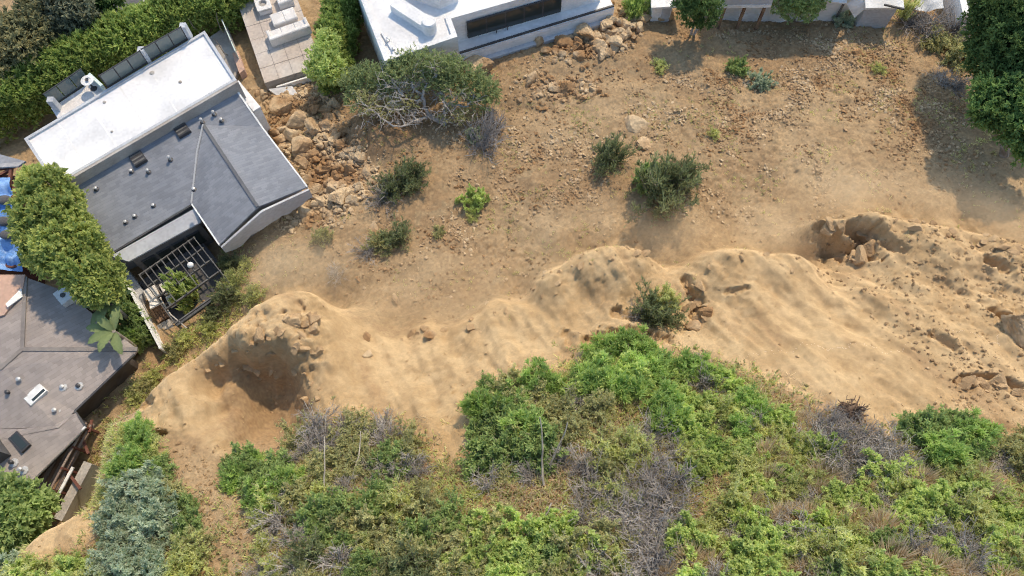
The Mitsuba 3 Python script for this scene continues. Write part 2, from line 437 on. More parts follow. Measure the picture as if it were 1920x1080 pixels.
TORN = nz(0.9, 0.9, 3)
sand_px = [(258, 772), (290, 725), (340, 682), (400, 640), (440, 610), (480, 570), (530, 540), (590, 535), (650, 590), (735, 638), (800, 603), (840, 618), (872, 598), (905, 583), (925, 560), (960, 569), (1000, 558), (1010, 518), (1060, 493), (1100, 468), (1160, 451), (1205, 467), (1240, 492), (1290, 496), (1320, 473), (1390, 459), (1500, 472), (1528, 440), (1545, 406), (1600, 400), (1610, 360), (1650, 388),
           (1720, 410), (1800, 423), (1860, 438), (1960, 466), (1990, 700), (1920, 900), (1840, 850), (1700, 830), (1560, 780), (1430, 720), (1330, 660), (1250, 650), (1150, 690), (1040, 710), (920, 740), (890, 800), (880, 880), (820, 870), (780, 800), (700, 790), (560, 830), (480, 870), (380, 840), (320, 800), (275, 810)]
veg_px = [(200, 790), (250, 800), (300, 860), (340, 900), (420, 880), (500, 870), (580, 800), (700, 790), (800, 830), (830, 900), (890, 850), (900, 750), (1050, 700), (1150, 650), (1300, 670), (1450, 730), (1560, 790), (1700, 850), (1850, 880), (1990, 960), (2100, 1250), (-100, 1250), (60, 1010), (180, 930)]
SAND = np.clip(mask_of(sand_px, 0.16) + .35 * mask_of([(600, 520), (760, 560), (900, 540), (1060, 450), (1160, 400), (1300, 400), (1500, 360), (1600, 320), (1800, 380), (1960, 420), (1960, 500), (1500, 500), (1200, 520), (900, 600), (700, 640)], 1.0), 0, 1)
VEG = mask_of(veg_px, 0.5)
MOUND0 = mask_of([(665, 225), (700, 205), (760, 225), (765, 270), (720, 300), (668, 285)], .5)
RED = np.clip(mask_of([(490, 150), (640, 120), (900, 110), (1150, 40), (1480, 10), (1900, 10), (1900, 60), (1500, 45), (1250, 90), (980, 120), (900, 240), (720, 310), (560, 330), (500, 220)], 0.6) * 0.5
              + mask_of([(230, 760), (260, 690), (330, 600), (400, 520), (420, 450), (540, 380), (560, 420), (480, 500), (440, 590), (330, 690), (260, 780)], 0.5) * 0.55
              + mask_of([(385, 668), (520, 665), (585, 720), (575, 835), (490, 870), (410, 835)], 0.35) * 0.58  # bowl of the left mass toned darker red brown
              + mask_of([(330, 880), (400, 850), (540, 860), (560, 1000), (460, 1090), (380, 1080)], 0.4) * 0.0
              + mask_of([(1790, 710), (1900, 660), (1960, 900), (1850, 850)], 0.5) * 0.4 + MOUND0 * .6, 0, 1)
bare = mask_of([(300, 830), (400, 850), (540, 860), (560, 960), (470, 1090), (380, 1090), (360, 960)], 0.35)
track = mask_of([(1380, 880), (1400, 890), (1340, 970), (1290, 1030), (1250, 1090), (1215, 1090), (1290, 990)], 0.15)
hump = mask_of([(50, 1030), (90, 985), (150, 966), (180, 945), (196, 960), (190, 1000), (150, 1040), (90, 1062), (40, 1075)], .3)
SAND = np.clip(SAND + .9 * hump, 0, 1)
VEGS = np.clip(VEG - hump - 0.85 * bare - 0.8 * track, 0, 1)

def crumble(spacing, seed, flat_=.0):
    """Broken ground: plateaus of random height parted by sharp creases."""
    rng = np.random.default_rng(seed)
    n = int((X1 - X0) * (Y1 - Y0) / spacing ** 2)
    q = np.stack([rng.uniform(X0, X1, n), rng.uniform(Y0, Y1, n)], 1)
    wx, wy = GX + .5 * spacing * (TORN - .5) * 3, GY + .5 * spacing * (TORN3 - .5) * 3
    d, i = cKDTree(q).query(np.stack([wx.ravel(), wy.ravel()], 1), k=2, workers=-1)
    h = np.clip((d[:, 1] - d[:, 0]) / (spacing * .8), 0, 1) ** .6 * (.35 + .65 * rng.uniform(0, 1, n)[i[:, 0]])
    tilt = (wx.ravel() - q[i[:, 0], 0]) * rng.normal(0, .35, n)[i[:, 0]] + (wy.ravel() - q[i[:, 0], 1]) * rng.normal(0, .35, n)[i[:, 0]]
    return (h + tilt / spacing * .8).reshape(GX.shape) - .35


TORN3 = nz(1.1, 1.1, 13)
CR1, CR2, CR3 = crumble(1.1, 1), crumble(.42, 2), crumble(.24, 3)
rough = np.clip(nz(.22, .22, 61, 0, 3) * 3 - 1.0, 0, 1)
rill = nz(.7, 3.6, 71, math.radians(-60), 3) - .5
rill2 = nz(1.4, 8.0, 73, math.radians(-70), 2) - .5
flow = nz(0.35, 1.4, 11, math.radians(-60), 4) - 0.5
lump = nz(0.8, 0.8, 21, 0, 5) - 0.5
fine = nz(2.6, 2.6, 31, 0, 3) - 0.5
pits = np.clip(nz(0.7, 1.5, 41, math.radians(-35), 3) - 0.60, 0, 1)
right = 1 / (1 + np.exp(-(GX - 11.5) / 1.2))
strata = np.abs(nz(0.5, 1.8, 51, math.radians(40), 3) - 0.5)
cragl = mask_of([(440, 620), (530, 560), (620, 560), (620, 680), (560, 760), (470, 760), (450, 680)], 0.4)
brow = mask_of([(1300, 490), (1390, 465), (1500, 478), (1545, 412), (1640, 400), (1800, 430), (1940, 470), (1940, 620), (1700, 600), (1500, 560), (1330, 540)], .8) * .6
crag = np.clip(cragl + brow * rough * .6 + right * rough * .45, 0, 1)
terr = nz(.45, .9, 81, math.radians(-35), 4) * 7
terr = (np.floor(terr) + np.clip((terr - np.floor(terr)) * 2.6 - 1.6, 0, 1)) / 7
DET = SAND * (0.62 * flow + 0.45 * lump + 0.10 * fine + .24 * rill + crag * (.18 * CR1 + .10 * CR2) + (.015 + .07 * rough) * CR2 + (.02 + .05 * rough) * CR3 + .10 * rill2 - right * .7 * pits)
DET += (1 - SAND) * (0.45 * lump + 0.12 * fine + (.03 + .09 * rough) * CR2 + .06 * CR3) + cragl * (.7 * lump + .20 * CR1 + .05 * CR2)
DET += SAND * np.clip(crag + .25, 0, 1) * 1.3 * (terr - .5)
MOUND = mask_of([(665, 225), (700, 205), (760, 225), (765, 270), (720, 300), (668, 285)], .7)
DET += MOUND * (1.3 + .5 * CR1)
SURF[0] = BASE + DET


def gash(pxs, width, depth, lip=.25):
    """A crack torn along a line over the ground, with a raised lip."""
    q = hits(pxs)[:, :2]
    q = np.vstack([lerp2(a, b_) for a, b_ in zip(q[:-1], q[1:])])
    q = q + np.random.default_rng(len(pxs)).normal(0, width * .22, q.shape)
    d, _ = cKDTree(q).query(np.stack([GX.ravel(), GY.ravel()], 1), distance_upper_bound=width * 4)
    d = np.minimum(d, 99).reshape(GX.shape) + width * (1.1 * (TORN2 - .5) + .8 * CR2 + .5 * CR3)
    SURF[0] = SURF[0] - depth * np.exp(-(np.abs(d) / width) ** 3) * (.8 + .5 * CR2) + lip * depth * np.exp(-((d - 1.7 * width) / (.7 * width)) ** 2)


def lerp2(a, b_):
    return a + (b_ - a) * np.linspace(0, 1, 14)[:, None]


TORN2 = nz(1.7, 1.7, 23, 0, 2)
gash([(1288, 522), (1294, 545), (1310, 570), (1304, 594)], .17, .7, .12)
gash([(1545, 425), (1552, 448), (1566, 470), (1596, 476)], .34, 1.2, .15)
gash([(1592, 430), (1610, 446), (1628, 450)], .26, .9)
gash([(1612, 474), (1625, 482)], .28, .9)
gash([(1852, 490), (1872, 496), (1890, 506)], .2, .6)
gash([(1795, 716), (1815, 708), (1850, 706), (1890, 716), (1925, 735)], .13, .5, .3)
gash([(1860, 586), (1880, 596), (1896, 600)], .2, .5)
gash([(1360, 548), (1382, 546), (1400, 540)], .11, .3)
gash([(1745, 625), (1770, 640), (1790, 652)], .16, .4)
gash([(1690, 470), (1660, 455), (1640, 448)], .16, .4)
gash([(270, 760), (282, 750)], .16, .6, .1)
gash([(290, 811), (302, 813)], .13, .5, .1)
gash([(1060, 622), (1072, 634), (1066, 646)], .13, .3)
gash([(1150, 585), (1180, 596), (1200, 592)], .2, .35)
gash([(1255, 640), (1200, 625), (1150, 628), (1100, 645)], .28, .5, .3)


def ground_mesh():
    outx = np.cumsum(np.geomspace(0.3, 60, 16))
    ax = np.concatenate([X0 - outx[::-1], gx, gx[-1] + outx])
    ay = np.concatenate([Y0 - outx[::-1], gy, gy[-1] + outx])
    AX, AY = np.meshgrid(ax, ay)
    Z = gz(AX, AY)
    far = np.maximum(np.maximum(X0 - AX, AX - X1), np.maximum(Y0 - AY, AY - Y1)).clip(0)
    Z = Z - 0.10 * np.clip(AY - Y1, 0, 200) + 0.10 * np.clip(Y0 - AY, 0, 60)
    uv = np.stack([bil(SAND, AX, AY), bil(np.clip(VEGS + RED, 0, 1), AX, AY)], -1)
    ny, nx = AX.shape
    i, j = np.meshgrid(np.arange(ny - 1), np.arange(nx - 1), indexing='ij')
    a = (i * nx + j).ravel()
    f = np.vstack([np.stack([a, a + 1, a + nx + 1], 1), np.stack([a, a + nx + 1, a + nx], 1)])
    return (np.stack([AX, AY, Z], -1).reshape(-1, 3), f), uv.reshape(-1, 2)


_m, _uv = ground_mesh()
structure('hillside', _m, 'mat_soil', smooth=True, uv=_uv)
# ---------------------------------------------------------------- houses and built things
def pts(z, *pxs):
    return [at(x, y, z) for x, y in pxs]


def lerp(a, b, t):
    return np.asarray(a) * (1 - t) + np.asarray(b) * t


def walls(poly, t, z0, z1):
    return ring(poly, t, z0, z1)


# --- grey roofed house with the white roof deck
ZW = 4.5
H1 = thing('house', 'house with white flat roof deck and grey shingle gable roof beside the rubble', 'house')
o, u, v, LU, LV = frame_of(at(105, 350, ZW), at(445, 152, ZW), at(50, 265, ZW))
LU = LU * 1.0


def h1(s, t, z):
    p = o + u * s + v * t
    return np.array([p[0], p[1], z])


deck_poly = [at(105, 350, ZW), at(445, 152, ZW), at(385, 60, ZW), at(47, 262, ZW)]
part(H1, 'wall', prism([h1(.12, .02, 0), h1(LU - .12, .02, 0), h1(LU - .12, LV - .3, 0), h1(.12, LV - .3, 0)], -1.2, ZW - .25), 'mat_white_wall')
rd = part(H1, 'roof_deck', prism(deck_poly, ZW - .25, ZW), 'mat_white_roof', label='white flat roof deck')
part(rd, 'parapet', ring(deck_poly, .16, ZW, ZW + .12), 'mat_pale_grey')
part(H1, 'parapet_wall', rbox(o, u, v, 0, LU, -.16, -.003, ZW - 1.4, ZW + .10), 'mat_concrete')
# main shingle plane, from just under the parapet down to the eave
zt, ze = 3.95, 2.95
A0, A1 = at(110, 358, zt), at(440, 164, zt)
E0, E1 = at(188, 486, ze), at(362, 384, ze)
A0[2] = A1[2] = zt
R0, R1 = at(381, 234, 3.82), at(483, 388, 3.72)      # ridge of the gable wing
V1 = at(491, 238, 3.05)
C1, C2 = at(576, 350, 2.95), at(411, 459, 2.95)
V0 = at(359, 382, 2.97)
roof = part(H1, 'shingle_roof', cat([slab([A0, A1, V1, R0 - [0, 0, .06], V0, E0], .14)]), 'mat_shingle_grey')
part(roof, 'gable_slope', slab([R0, R1, C1, V1 + [0, 0, .02]], .13), 'mat_shingle_grey')
part(roof, 'gable_slope', slab([R0, V0 + [0, 0, .02], C2, R1], .13), 'mat_shingle_grey')
part(roof, 'ridge_cap', beam(R0 + [0, 0, .02], R1 + [0, 0, .02], .18, .06), 'mat_ridge_dark')
part(roof, 'valley_flashing', tube([R0 + [0, 0, .03], lerp(R0, V0, .35) + [-.12, 0, .02], V0 + [0, 0, .04]], .06, .05, 6), 'mat_metal_pale')
part(roof, 'verge_trim', beam(A1 + [0, 0, -.05], V1 + [0, 0, -.05], .10, .16), 'mat_white_paint')
part(roof, 'verge_trim', beam(V1 + [0, 0, -.05], C1 + [0, 0, -.05], .08, .16), 'mat_white_paint')
part(roof, 'verge_trim', beam(V0 + [0, 0, -.05], C2 + [0, 0, -.05], .08, .16), 'mat_white_paint')
part(roof, 'gutter', beam(E0 + [0, 0, -.08], V0 + [0, 0, -.08], .16, .10), 'mat_trim_dark')
part(H1, 'wall', prism([lerp(C1, R0, .10), lerp(C2, R0, .10), lerp(V0, R0, .10), lerp(E0, A0, .10), lerp(A0, E0, .05), lerp(A1, C1, .05)], -1.0, 2.75), 'mat_grey_wall')
# gable end: pale fascia torn along the bottom
out2 = np.array([C1[1] - C2[1], -(C1[0] - C2[0]), 0])
out2 /= np.linalg.norm(out2)
if out2[1] > 0:
    out2 = -out2
sg = np.linspace(0, 1, 40)
topz = ze + .78 * (1 - np.abs(2 * sg - 1)) - .14
rngH = np.random.default_rng(4)
botz = ze - .55 - .5 * meshkit.noise(np.stack([sg * 5, sg * 0, sg * 0], -1), 3) - .18 * meshkit.noise(np.stack([sg * 17, sg * 0, sg * 0], -1), 4) - .35 * np.exp(-((sg - .12) / .12) ** 2)
gl = np.linalg.norm((C1 - C2)[:2])
gp_ = shapely.Polygon([*zip(sg * gl, topz), *zip(sg[::-1] * gl, botz[::-1])]).buffer(0)
gm = trimesh.creation.extrude_polygon(gp_, .12, engine='earcut')
gu = np.array([*((C1 - C2)[:2] / gl), 0])
M = np.eye(4)
M[:3, 0], M[:3, 1], M[:3, 2] = gu, (0, 0, 1), np.cross(gu, (0, 0, 1))
M[:3, 3] = np.array([C2[0], C2[1], 0]) + out2 * (.16 if np.cross(gu, (0, 0, 1)) @ out2 < 0 else .04)
gm.apply_transform(M)
part(H1, 'gable_wall', gm, 'mat_pale_grey', label='pale gable end wall torn along its foot')
part(H1, 'downpipe', beam(at(481, 391, 2.5), at(497, 410, 2.0), .10, .10), 'mat_white_paint')
# awning band, wall with shade in its tone, window band
B0, B1 = at(207, 480, 2.86), at(366, 390, 2.86)
W0, W1 = at(241, 490, 2.62), at(377, 416, 2.62)
part(H1, 'awning', slab([B0, B1, W1, W0], .10), 'mat_pale_grey', label='pale sloped awning below the eave')
nv = np.array([W1[1] - W0[1], -(W1[0] - W0[0]), 0])
nv /= np.linalg.norm(nv)
if nv[1] > 0:
    nv = -nv
wl = [lerp(W0, W1, .03) - nv * .15, lerp(W0, W1, .97) - nv * .15, lerp(W0, W1, .97) - nv * .4, lerp(W0, W1, .03) - nv * .4]
part(H1, 'wall', prism(wl, -.3, 2.5), 'mat_shade_wall')
for k in range(4):
    a, b = lerp(W0, W1, .10 + .21 * k), lerp(W0, W1, .27 + .21 * k)
    wf = part(H1, 'window', prism([a - nv * .15, b - nv * .15, b - nv * .08, a - nv * .08], .5, 1.85), 'mat_trim_dark')
    a, b = lerp(a, b, .06), lerp(a, b, .94)
    part(wf, 'pane', prism([a - nv * .08, b - nv * .08, b - nv * .07, a - nv * .07], .58, 1.77), 'mat_glass_dark')
# annex roof on the rock side
ax = [at(437, 160, 3.0), at(448, 152, 3.0), at(487, 199, 3.0), at(474, 207, 3.0)]
an = part(H1, 'annex', prism(ax, -.6, 2.85), 'mat_white_wall')
part(an, 'roof', prism([lerp(np.mean(ax, 0), p, 1.06) for p in ax], 2.85, 3.0), 'mat_white_roof', label='narrow pale annex roof on the rubble side')


def on_roof(px, py):
    """Point of the main or gable roof plane under a photo pixel."""
    best = None
    for tri in ((A0, A1, E0), (R0, R1, C1), (R0, V0, C2)):
        nrm = np.cross(tri[1] - tri[0], tri[2] - tri[0])
        d = at(px, py, 0) - EYE
        p = EYE + d * (((tri[0] - EYE) @ nrm) / (d @ nrm))
        if best is None or p[2] > best[2]:
            if tri[0] is A0 or shapely.Polygon([R0[:2], C1[:2], R1[:2], C2[:2], V0[:2]]).convex_hull.contains(shapely.Point(p[:2])):
                best = p
    return best


for k, (px, py, h) in enumerate(((380, 228, .45), (402, 213, .4), (416, 225, .3), (320, 298, .45), (279, 321, .35), (247, 320, .25), (181, 353, .25), (288, 384, .2), (253, 404, .2), (236, 415, .2), (364, 354, .22))):
    p = on_roof(px, py + 2)
    vp = part(roof, 'vent_pipe', lathe([(0, 0), (.06, 0), (.06, h * .75), (.09, h * .78), (.09, h * .9), (.03, h), (0, h)], 10).apply_translation(p - [0, 0, .03]), 'mat_metal_pale')
    part(vp, 'flashing', lathe([(0, .015), (.15, .015), (.14, .03), (.06, .05), (0, .05)], 8).apply_translation(p), 'mat_metal_dark')
for px, py in ((260, 299), (342, 245)):
    p = on_roof(px, py)
    q = [p + u * a * .36 + v * b * .36 for a, b in ((-1, -1), (1, -1), (1, 1), (-1, 1))]
    sk = part(roof, 'attic_vent', prism(q, p[2] - .25, p[2] + .16), 'mat_metal_dark', label='square dark roof vent')
    for i in range(3):
        f = -.24 + .24 * i
        part(sk, 'slat', rbox(p, u, v, -.32, .32, f - .05, f + .05, p[2] + .16, p[2] + .185), 'mat_steel')
# marks and low drains on the white deck
for px, py, r in ((285, 137, .14), (338, 154, .10), (196, 192, .10), (180, 306, .12), (210, 247, .07)):
    p = at(px, py, ZW)
    part(rd, 'drain', lathe([(0, 0), (r, 0), (r, .03), (r * .5, .07), (0, .07)], 10).apply_translation(p), 'mat_concrete')
for k in range(1, 6):
    q_ = [lerp(deck_poly[0], deck_poly[1], k / 6) + [0, 0, .006], lerp(deck_poly[3], deck_poly[2], k / 6) + [0, 0, .006]]
    part(rd, 'seam', beam(lerp(q_[0], q_[1], .04), lerp(q_[0], q_[1], .96), .09, .012), 'mat_white_wall')
# glass railings along the back edge of the deck
for (a, b) in (((203, 164), (277, 118)), ((280, 115), (352, 74))):
    P, Q = at(*a, ZW), at(*b, ZW)
    rl = part(H1, 'railing', cat([beam(P + [0, 0, .06], Q + [0, 0, .06], .08, .12), beam(P + [0, 0, 1.06], Q + [0, 0, 1.06], .05, .05)]), 'mat_metal_dark')
    for k in range(3):
        x, y = lerp(P, Q, (k + .03) / 3), lerp(P, Q, (k + .97) / 3)
        part(rl, 'glass_panel', beam(lerp(x, y, 0) + [0, 0, .57], y + [0, 0, .57], .02, .9), 'mat_glass_rail')
    for k in range(4):
        part(rl, 'post', beam(lerp(P, Q, k / 3) + [0, 0, .0], lerp(P, Q, k / 3) + [0, 0, 1.1], .06, .06), 'mat_metal_dark')
for px, py in ((355, 70), (278, 114)):
    p = at(px, py, ZW)
    part(H1, 'pillar', box(p[0], p[1], ZW + .5, .34, .34, 1.1), 'mat_pale_grey')
bal = [at(108, 222, 3.9), at(96, 203, 3.9), at(176, 150, 3.9), at(200, 172, 3.9)]
bb = part(H1, 'balcony', prism(bal, 3.65, 3.9), 'mat_fabric_white', label='small tiled balcony with a glass rail')
part(bb, 'parapet', beam(bal[2] + [0, 0, .25], bal[3] + [0, 0, .25], .16, .7), 'mat_glass_pale')
P, Q = at(100, 199, 3.9), at(170, 151, 3.9)
for k in range(3):
    x, y = lerp(P, Q, (k + .03) / 3), lerp(P, Q, (k + .97) / 3)
    part(bb, 'glass_panel', beam(x + [0, 0, .57], y + [0, 0, .57], .02, 1.0), 'mat_glass_rail')
part(bb, 'rail', cat([beam(P + [0, 0, .05], Q + [0, 0, .05], .07, .1), beam(P + [0, 0, 1.09], Q + [0, 0, 1.09], .05, .05)]), 'mat_metal_dark')
part(bb, 'pillar', box(at(97, 190, 4.6)[0], at(97, 190, 4.6)[1], 4.3, .34, .34, 1.0), 'mat_pale_grey')
part(bb, 'wall', prism(bal, -1.2, 3.65), 'mat_white_wall')
p = at(163, 150, 4.7)
tb = thing('round_table', 'small round white table on the balcony behind the white roof deck', 'table')
part(tb, 'table_top', lathe([(0, .74), (.27, .74), (.36, .75), (.36, .78), (.2, .78), (.16, .74)], 20).apply_translation((p[0], p[1], 3.9)), 'mat_white_paint')
part(tb, 'leg', lathe([(0, 0), (.2, 0), (.05, .06), (.04, .735), (0, .735)], 10).apply_translation((p[0], p[1], 3.9)), 'mat_metal_dark')
part(tb, 'ashtray', lathe([(0, .8), (.09, .8), (.11, .84), (.05, .82), (0, .82)], 12).apply_translation((p[0], p[1], 3.9)), 'mat_metal_dark')

# --- steel pergola under the awning
PG = thing('pergola', 'dark steel pergola grid over the yard below the grey roofed house', 'pergola')
zp = 2.0
po, pu, pv, plu, plv = frame_of(at(262, 516, zp), at(364, 446, zp), at(330, 606, zp))
NB = 5
for k, t in enumerate((0, .24, .48, .72, 1.0)):
    part(PG, 'beam', beam(po + pv * plv * t, po + pu * plu * 1.02 + pv * plv * t, .075, .14), 'mat_steel')
for k in range(11):
    s = plu * k / 10
    t1 = plv * (1.0 if k in (0, 10) else (.24, .5, .72, .5, .72, .24, .72, .5, .72, .5)[k % 10])
    part(PG, 'rafter', beam(po + pu * s + [0, 0, .11], po + pu * s + pv * t1 + [0, 0, .11], .05, .09), 'mat_steel')
for s, t in ((0, .5), (0, 1), (1, .5), (1, 1), (.5, 1)):
    b = po + pu * plu * s + pv * plv * t
    part(PG, 'post', beam(b + [0, 0, -2.6], b + [0, 0, -.07], .1, .1), 'mat_steel')
part(PG, 'edge_beam', beam(po + pv * (plv + .18) + [0, 0, .02], po + pu * plu * 1.02 + pv * (plv + .18) + [0, 0, .02], .12, .2), 'mat_trim_dark', label='thick dark beam on the downhill edge')
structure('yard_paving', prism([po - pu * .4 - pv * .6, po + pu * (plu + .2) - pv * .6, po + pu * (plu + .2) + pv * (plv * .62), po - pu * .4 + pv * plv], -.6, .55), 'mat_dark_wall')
single('patio_lamp', trimesh.creation.icosphere(2, .17).apply_translation(at(357, 497, 2.35)), 'mat_white_paint', 'white ball hanging at the pergola above the yellow green bush', 'lamp')
# lounger, planter and pad by the pergola
fo, fu, fv, fl, fw_ = frame_of(at(272, 548, .9), at(292, 588, .9), at(293, 538, .9))
ln = thing('sun_lounger', 'white cushioned lounger at the left end of the pergola', 'lounger')
part(ln, 'cushion', rbox(fo, fu, fv, 0, fl * .62, 0, fw_, 1.0, 1.14), 'mat_fabric_white')
part(ln, 'backrest', slab([fo + fu * fl * .64 + [0, 0, .3], fo + fu * fl * .64 + fv * fw_ + [0, 0, .3], fo + fu * fl + fv * fw_ + [0, 0, .75], fo + fu * fl + [0, 0, .75]], .12), 'mat_fabric_white')
part(ln, 'base', rbox(fo, fu, fv, .05, fl - .05, .05, fw_ - .05, .55, .98), 'mat_wood_brown')
for k in range(2):
    single('seat_cushion', rbox(fo + fv * (fw_ + .2), fu, fv, .1 + k * .85, .8 + k * .85, 0, .42, .9, 1.06), 'mat_fabric_white',
           ('white cushion beside the lounger, nearer the house', 'white cushion beside the lounger, nearer the slide')[k], 'cushion')
fo, fu, fv, fl, fw_ = frame_of(at(276, 572, .9), at(296, 606, .9), at(299, 562, .9))
bx = thing('planter', 'long brown timber box between the lounger and the fence', 'planter')
for k in range(5):
    part(bx, 'plank', rbox(fo, fu, fv, .15, fl, fw_ * k / 5 + .012, fw_ * (k + 1) / 5 - .012, .5, .92 + .012 * (k % 2)), 'mat_wood_brown')
fo, fu, fv, fl, fw_ = frame_of(at(293, 610, .9), at(306, 636, .9), at(319, 600, .9))
pad = thing('concrete_pad', 'pale grey slabs at the foot of the pergola', 'paving')
for k in range(3):
    part(pad, 'slab', rbox(fo, fu, fv, 0, fl, fw_ * k / 3 + .01, fw_ * (k + 1) / 3 - .01, .3, .86 + .02 * (k % 2)), 'mat_concrete')
sp = thing('timber_pole', 'thin pale pole sticking out of the lower corner of the pergola', 'pole')
scene[sp] = mikit.ply(tube([at(300, 560, 1.6), at(320, 590, 1.8), at(350, 615, 2.2)], .045, .03, 6), 'mat_bark_pale')
fn_ = thing('garden_fence', 'leaning white boundary fence between the pergola and the banana plants', 'fence')
fp = [at(232, 520, 1.6), at(252, 556, 1.7), at(268, 590, 1.8), at(284, 618, 1.9), at(303, 654, 2.0)]
for a, b in zip(fp[:-1], fp[1:]):
    pn = part(fn_, 'panel', beam(lerp(a, b, .02) - [0, 0, .6], lerp(a, b, .98) - [0, 0, .6], .06, 1.5), 'mat_white_paint')
    part(fn_, 'cap_rail', beam(a + [0, 0, .17], b + [0, 0, .17], .12, .06), 'mat_white_paint')
for a in fp:
    part(fn_, 'post', beam(a - [0, 0, 1.5], a + [0, 0, .25], .11, .11), 'mat_white_paint')
single('garden_wall', prism([at(232, 520, .9), at(238, 505, .9), at(268, 545, .9), at(262, 575, .9)], -.5, .9), 'mat_pale_grey', 'pale grey sloping wall at the corner under the awning', 'wall')

# --- patio at the side with glass screen
structure('side_patio', prism(pts(.1, (385, 75), (425, 48), (452, 118), (440, 148), (415, 130)), -.9, .1), 'mat_concrete')
gs = thing('glass_screen', 'pale green glass screen standing between the white roof deck and the terrace', 'screen')
a, b = at(428, 62, .1), at(452, 118, .1)
for k in range(3):
    part(gs, 'glass_panel', beam(lerp(a, b, (k + .02) / 3) + [0, 0, .6], lerp(a, b, (k + .98) / 3) + [0, 0, .6], .05, 1.2), 'mat_glass_pale')
    part(gs, 'post', beam(lerp(a, b, k / 3), lerp(a, b, k / 3) + [0, 0, 1.25], .07, .07), 'mat_metal_pale')
single('planter_wall', prism(pts(.5, (435, 100), (446, 95), (458, 130), (449, 138)), -.6, .5), 'mat_terracotta', 'low orange brown planter wall below the glass screen', 'wall')

# --- terrace with its furniture
ZT = .9
to, tu, tv, tlu, tlv = frame_of(at(496, 156, ZT), at(604, 122, ZT), at(440, 0, ZT))
tlu = tlu
tlv = tlv * 1.15
TR = thing('terrace', 'pale tiled terrace with white sofas, its corner broken off above the rubble', 'terrace')
nu, nt = 4, 7
part(TR, 'base', rbox(to, tu, tv, 0, tlu, 0, tlv, -1.6, ZT - .05), 'mat_concrete')
for i in range(nu):
    for j in range(nt):
        part(TR, 'tile', rbox(to, tu, tv, tlu * i / nu + .012, tlu * (i + 1) / nu - .012, tlv * j / nt + .012, tlv * (j + 1) / nt - .012, ZT - .05, ZT + .006 * ((i * 3 + j * 5) % 3)), 'mat_terrace')
part(TR, 'edge_wall', rbox(to, tu, tv, tlu * .16, tlu * .98, -.34, -.24, -.9, ZT - .28), 'mat_white_wall', label='low white wall along the lower edge')
part(TR, 'broken_slab', slab([to + tu * .1 - tv * .3 + [0, 0, -.25], to + tu * 1.5 - tv * .45 + [0, 0, -.45], to + tu * 1.7 - tv * 1.1 + [0, 0, -.75], to + tu * .5 - tv * .8 + [0, 0, -.6]], .16), 'mat_white_wall', label='broken white slab tipped over the rubble')


def tp(px, py):
    return at(px, py, ZT)


def cushion(o, u, v, s0, s1, t0, t1, z0, z1, r=.05):
    m = rbox(o, u, v, s0 + r, s1 - r, t0 + r, t1 - r, z0, z1)
    m2 = rbox(o, u, v, s0, s1, t0, t1, z0 + r, z1 - r)
    return trimesh.convex.convex_hull(np.vstack([m.vertices, m2.vertices]))


# sofa
so, su, sv, sl, sw = frame_of(at(509, 84, ZT + .3), at(584, 57, ZT + .3), at(502, 62, ZT + .3))
sf = thing('sofa', 'long white outdoor sofa, nearest the broken edge of the terrace', 'sofa')
part(sf, 'base', rbox(so, su, sv, .03, sl - .03, .03, sw - .03, ZT, ZT + .22), 'mat_fabric_white')
for k in range(3):
    part(sf, 'seat_cushion', cushion(so, su, sv, sl * k / 3 + .005, sl * (k + 1) / 3 - .005, .3, sw, ZT + .22, ZT + .42), 'mat_fabric_white')
part(sf, 'backrest', cushion(so, su, sv, 0, sl, 0, .29, ZT + .02, ZT + .74), 'mat_fabric_white')
for a, b in ((0, .2), (sl - .2, sl)):
    part(sf, 'armrest', cushion(so, su, sv, a, b, .3, sw, ZT + .05, ZT + .58), 'mat_fabric_white')
so, su, sv, sl, sw = frame_of(at(514, 50, ZT + .35), at(559, 34, ZT + .35), at(506, 30, ZT + .35))
ct = thing('daybed', 'white upholstered bench parallel to the sofa on the terrace', 'bench')
part(ct, 'base', rbox(so, su, sv, .05, sl - .05, .05, sw - .05, ZT, ZT + .25), 'mat_fabric_white')
for k in range(2):
    part(ct, 'seat_cushion', cushion(so, su, sv, sl * k / 2 + .004, sl * (k + 1) / 2 - .004, 0, sw, ZT + .25, ZT + .48), 'mat_fabric_white')
so, su, sv, sl, sw = frame_of(at(484, 24, ZT + .4), at(511, 16, ZT + .4), at(477, 0, ZT + .4))
ft = thing('fire_table', 'white square table with a round bowl in its top on the terrace', 'table')
hole = shapely.Point(*(so + su * sl / 2 + sv * sw / 2)[:2]).buffer(.26)
top = shapely.Polygon([(so + su * a * sl + sv * b * sw)[:2] for a, b in ((0, 0), (1, 0), (1, 1), (0, 1))]).buffer(-.08).buffer(.08)
part(ft, 'table_top', trimesh.creation.extrude_polygon(top.difference(hole), .1, engine='earcut').apply_translation((0, 0, ZT + .42)), 'mat_fabric_white')
part(ft, 'base', trimesh.creation.extrude_polygon(top.buffer(-.05), .3, engine='earcut').apply_translation((0, 0, ZT + .02)), 'mat_fabric_white')
part(ft, 'bowl', lathe([(0, .33), (.2, .33), (.25, .42), (.25, .5), (.22, .5), (.17, .38), (0, .36)], 18).apply_translation((*np.array(hole.centroid.coords[0]), ZT)), 'mat_concrete')
so, su, sv, sl, sw = frame_of(at(524, 13, ZT + .35), at(551, 4, ZT + .35), at(519, -8, ZT + .35))
ac = thing('armchair', 'white outdoor armchair cut by the top edge, right of the square table', 'armchair')
part(ac, 'base', rbox(so, su, sv, .03, sl - .03, .03, sw - .03, ZT, ZT + .2), 'mat_fabric_white')
part(ac, 'seat_cushion', cushion(so, su, sv, .18, sl - .18, .2, sw, ZT + .2, ZT + .4), 'mat_fabric_white')
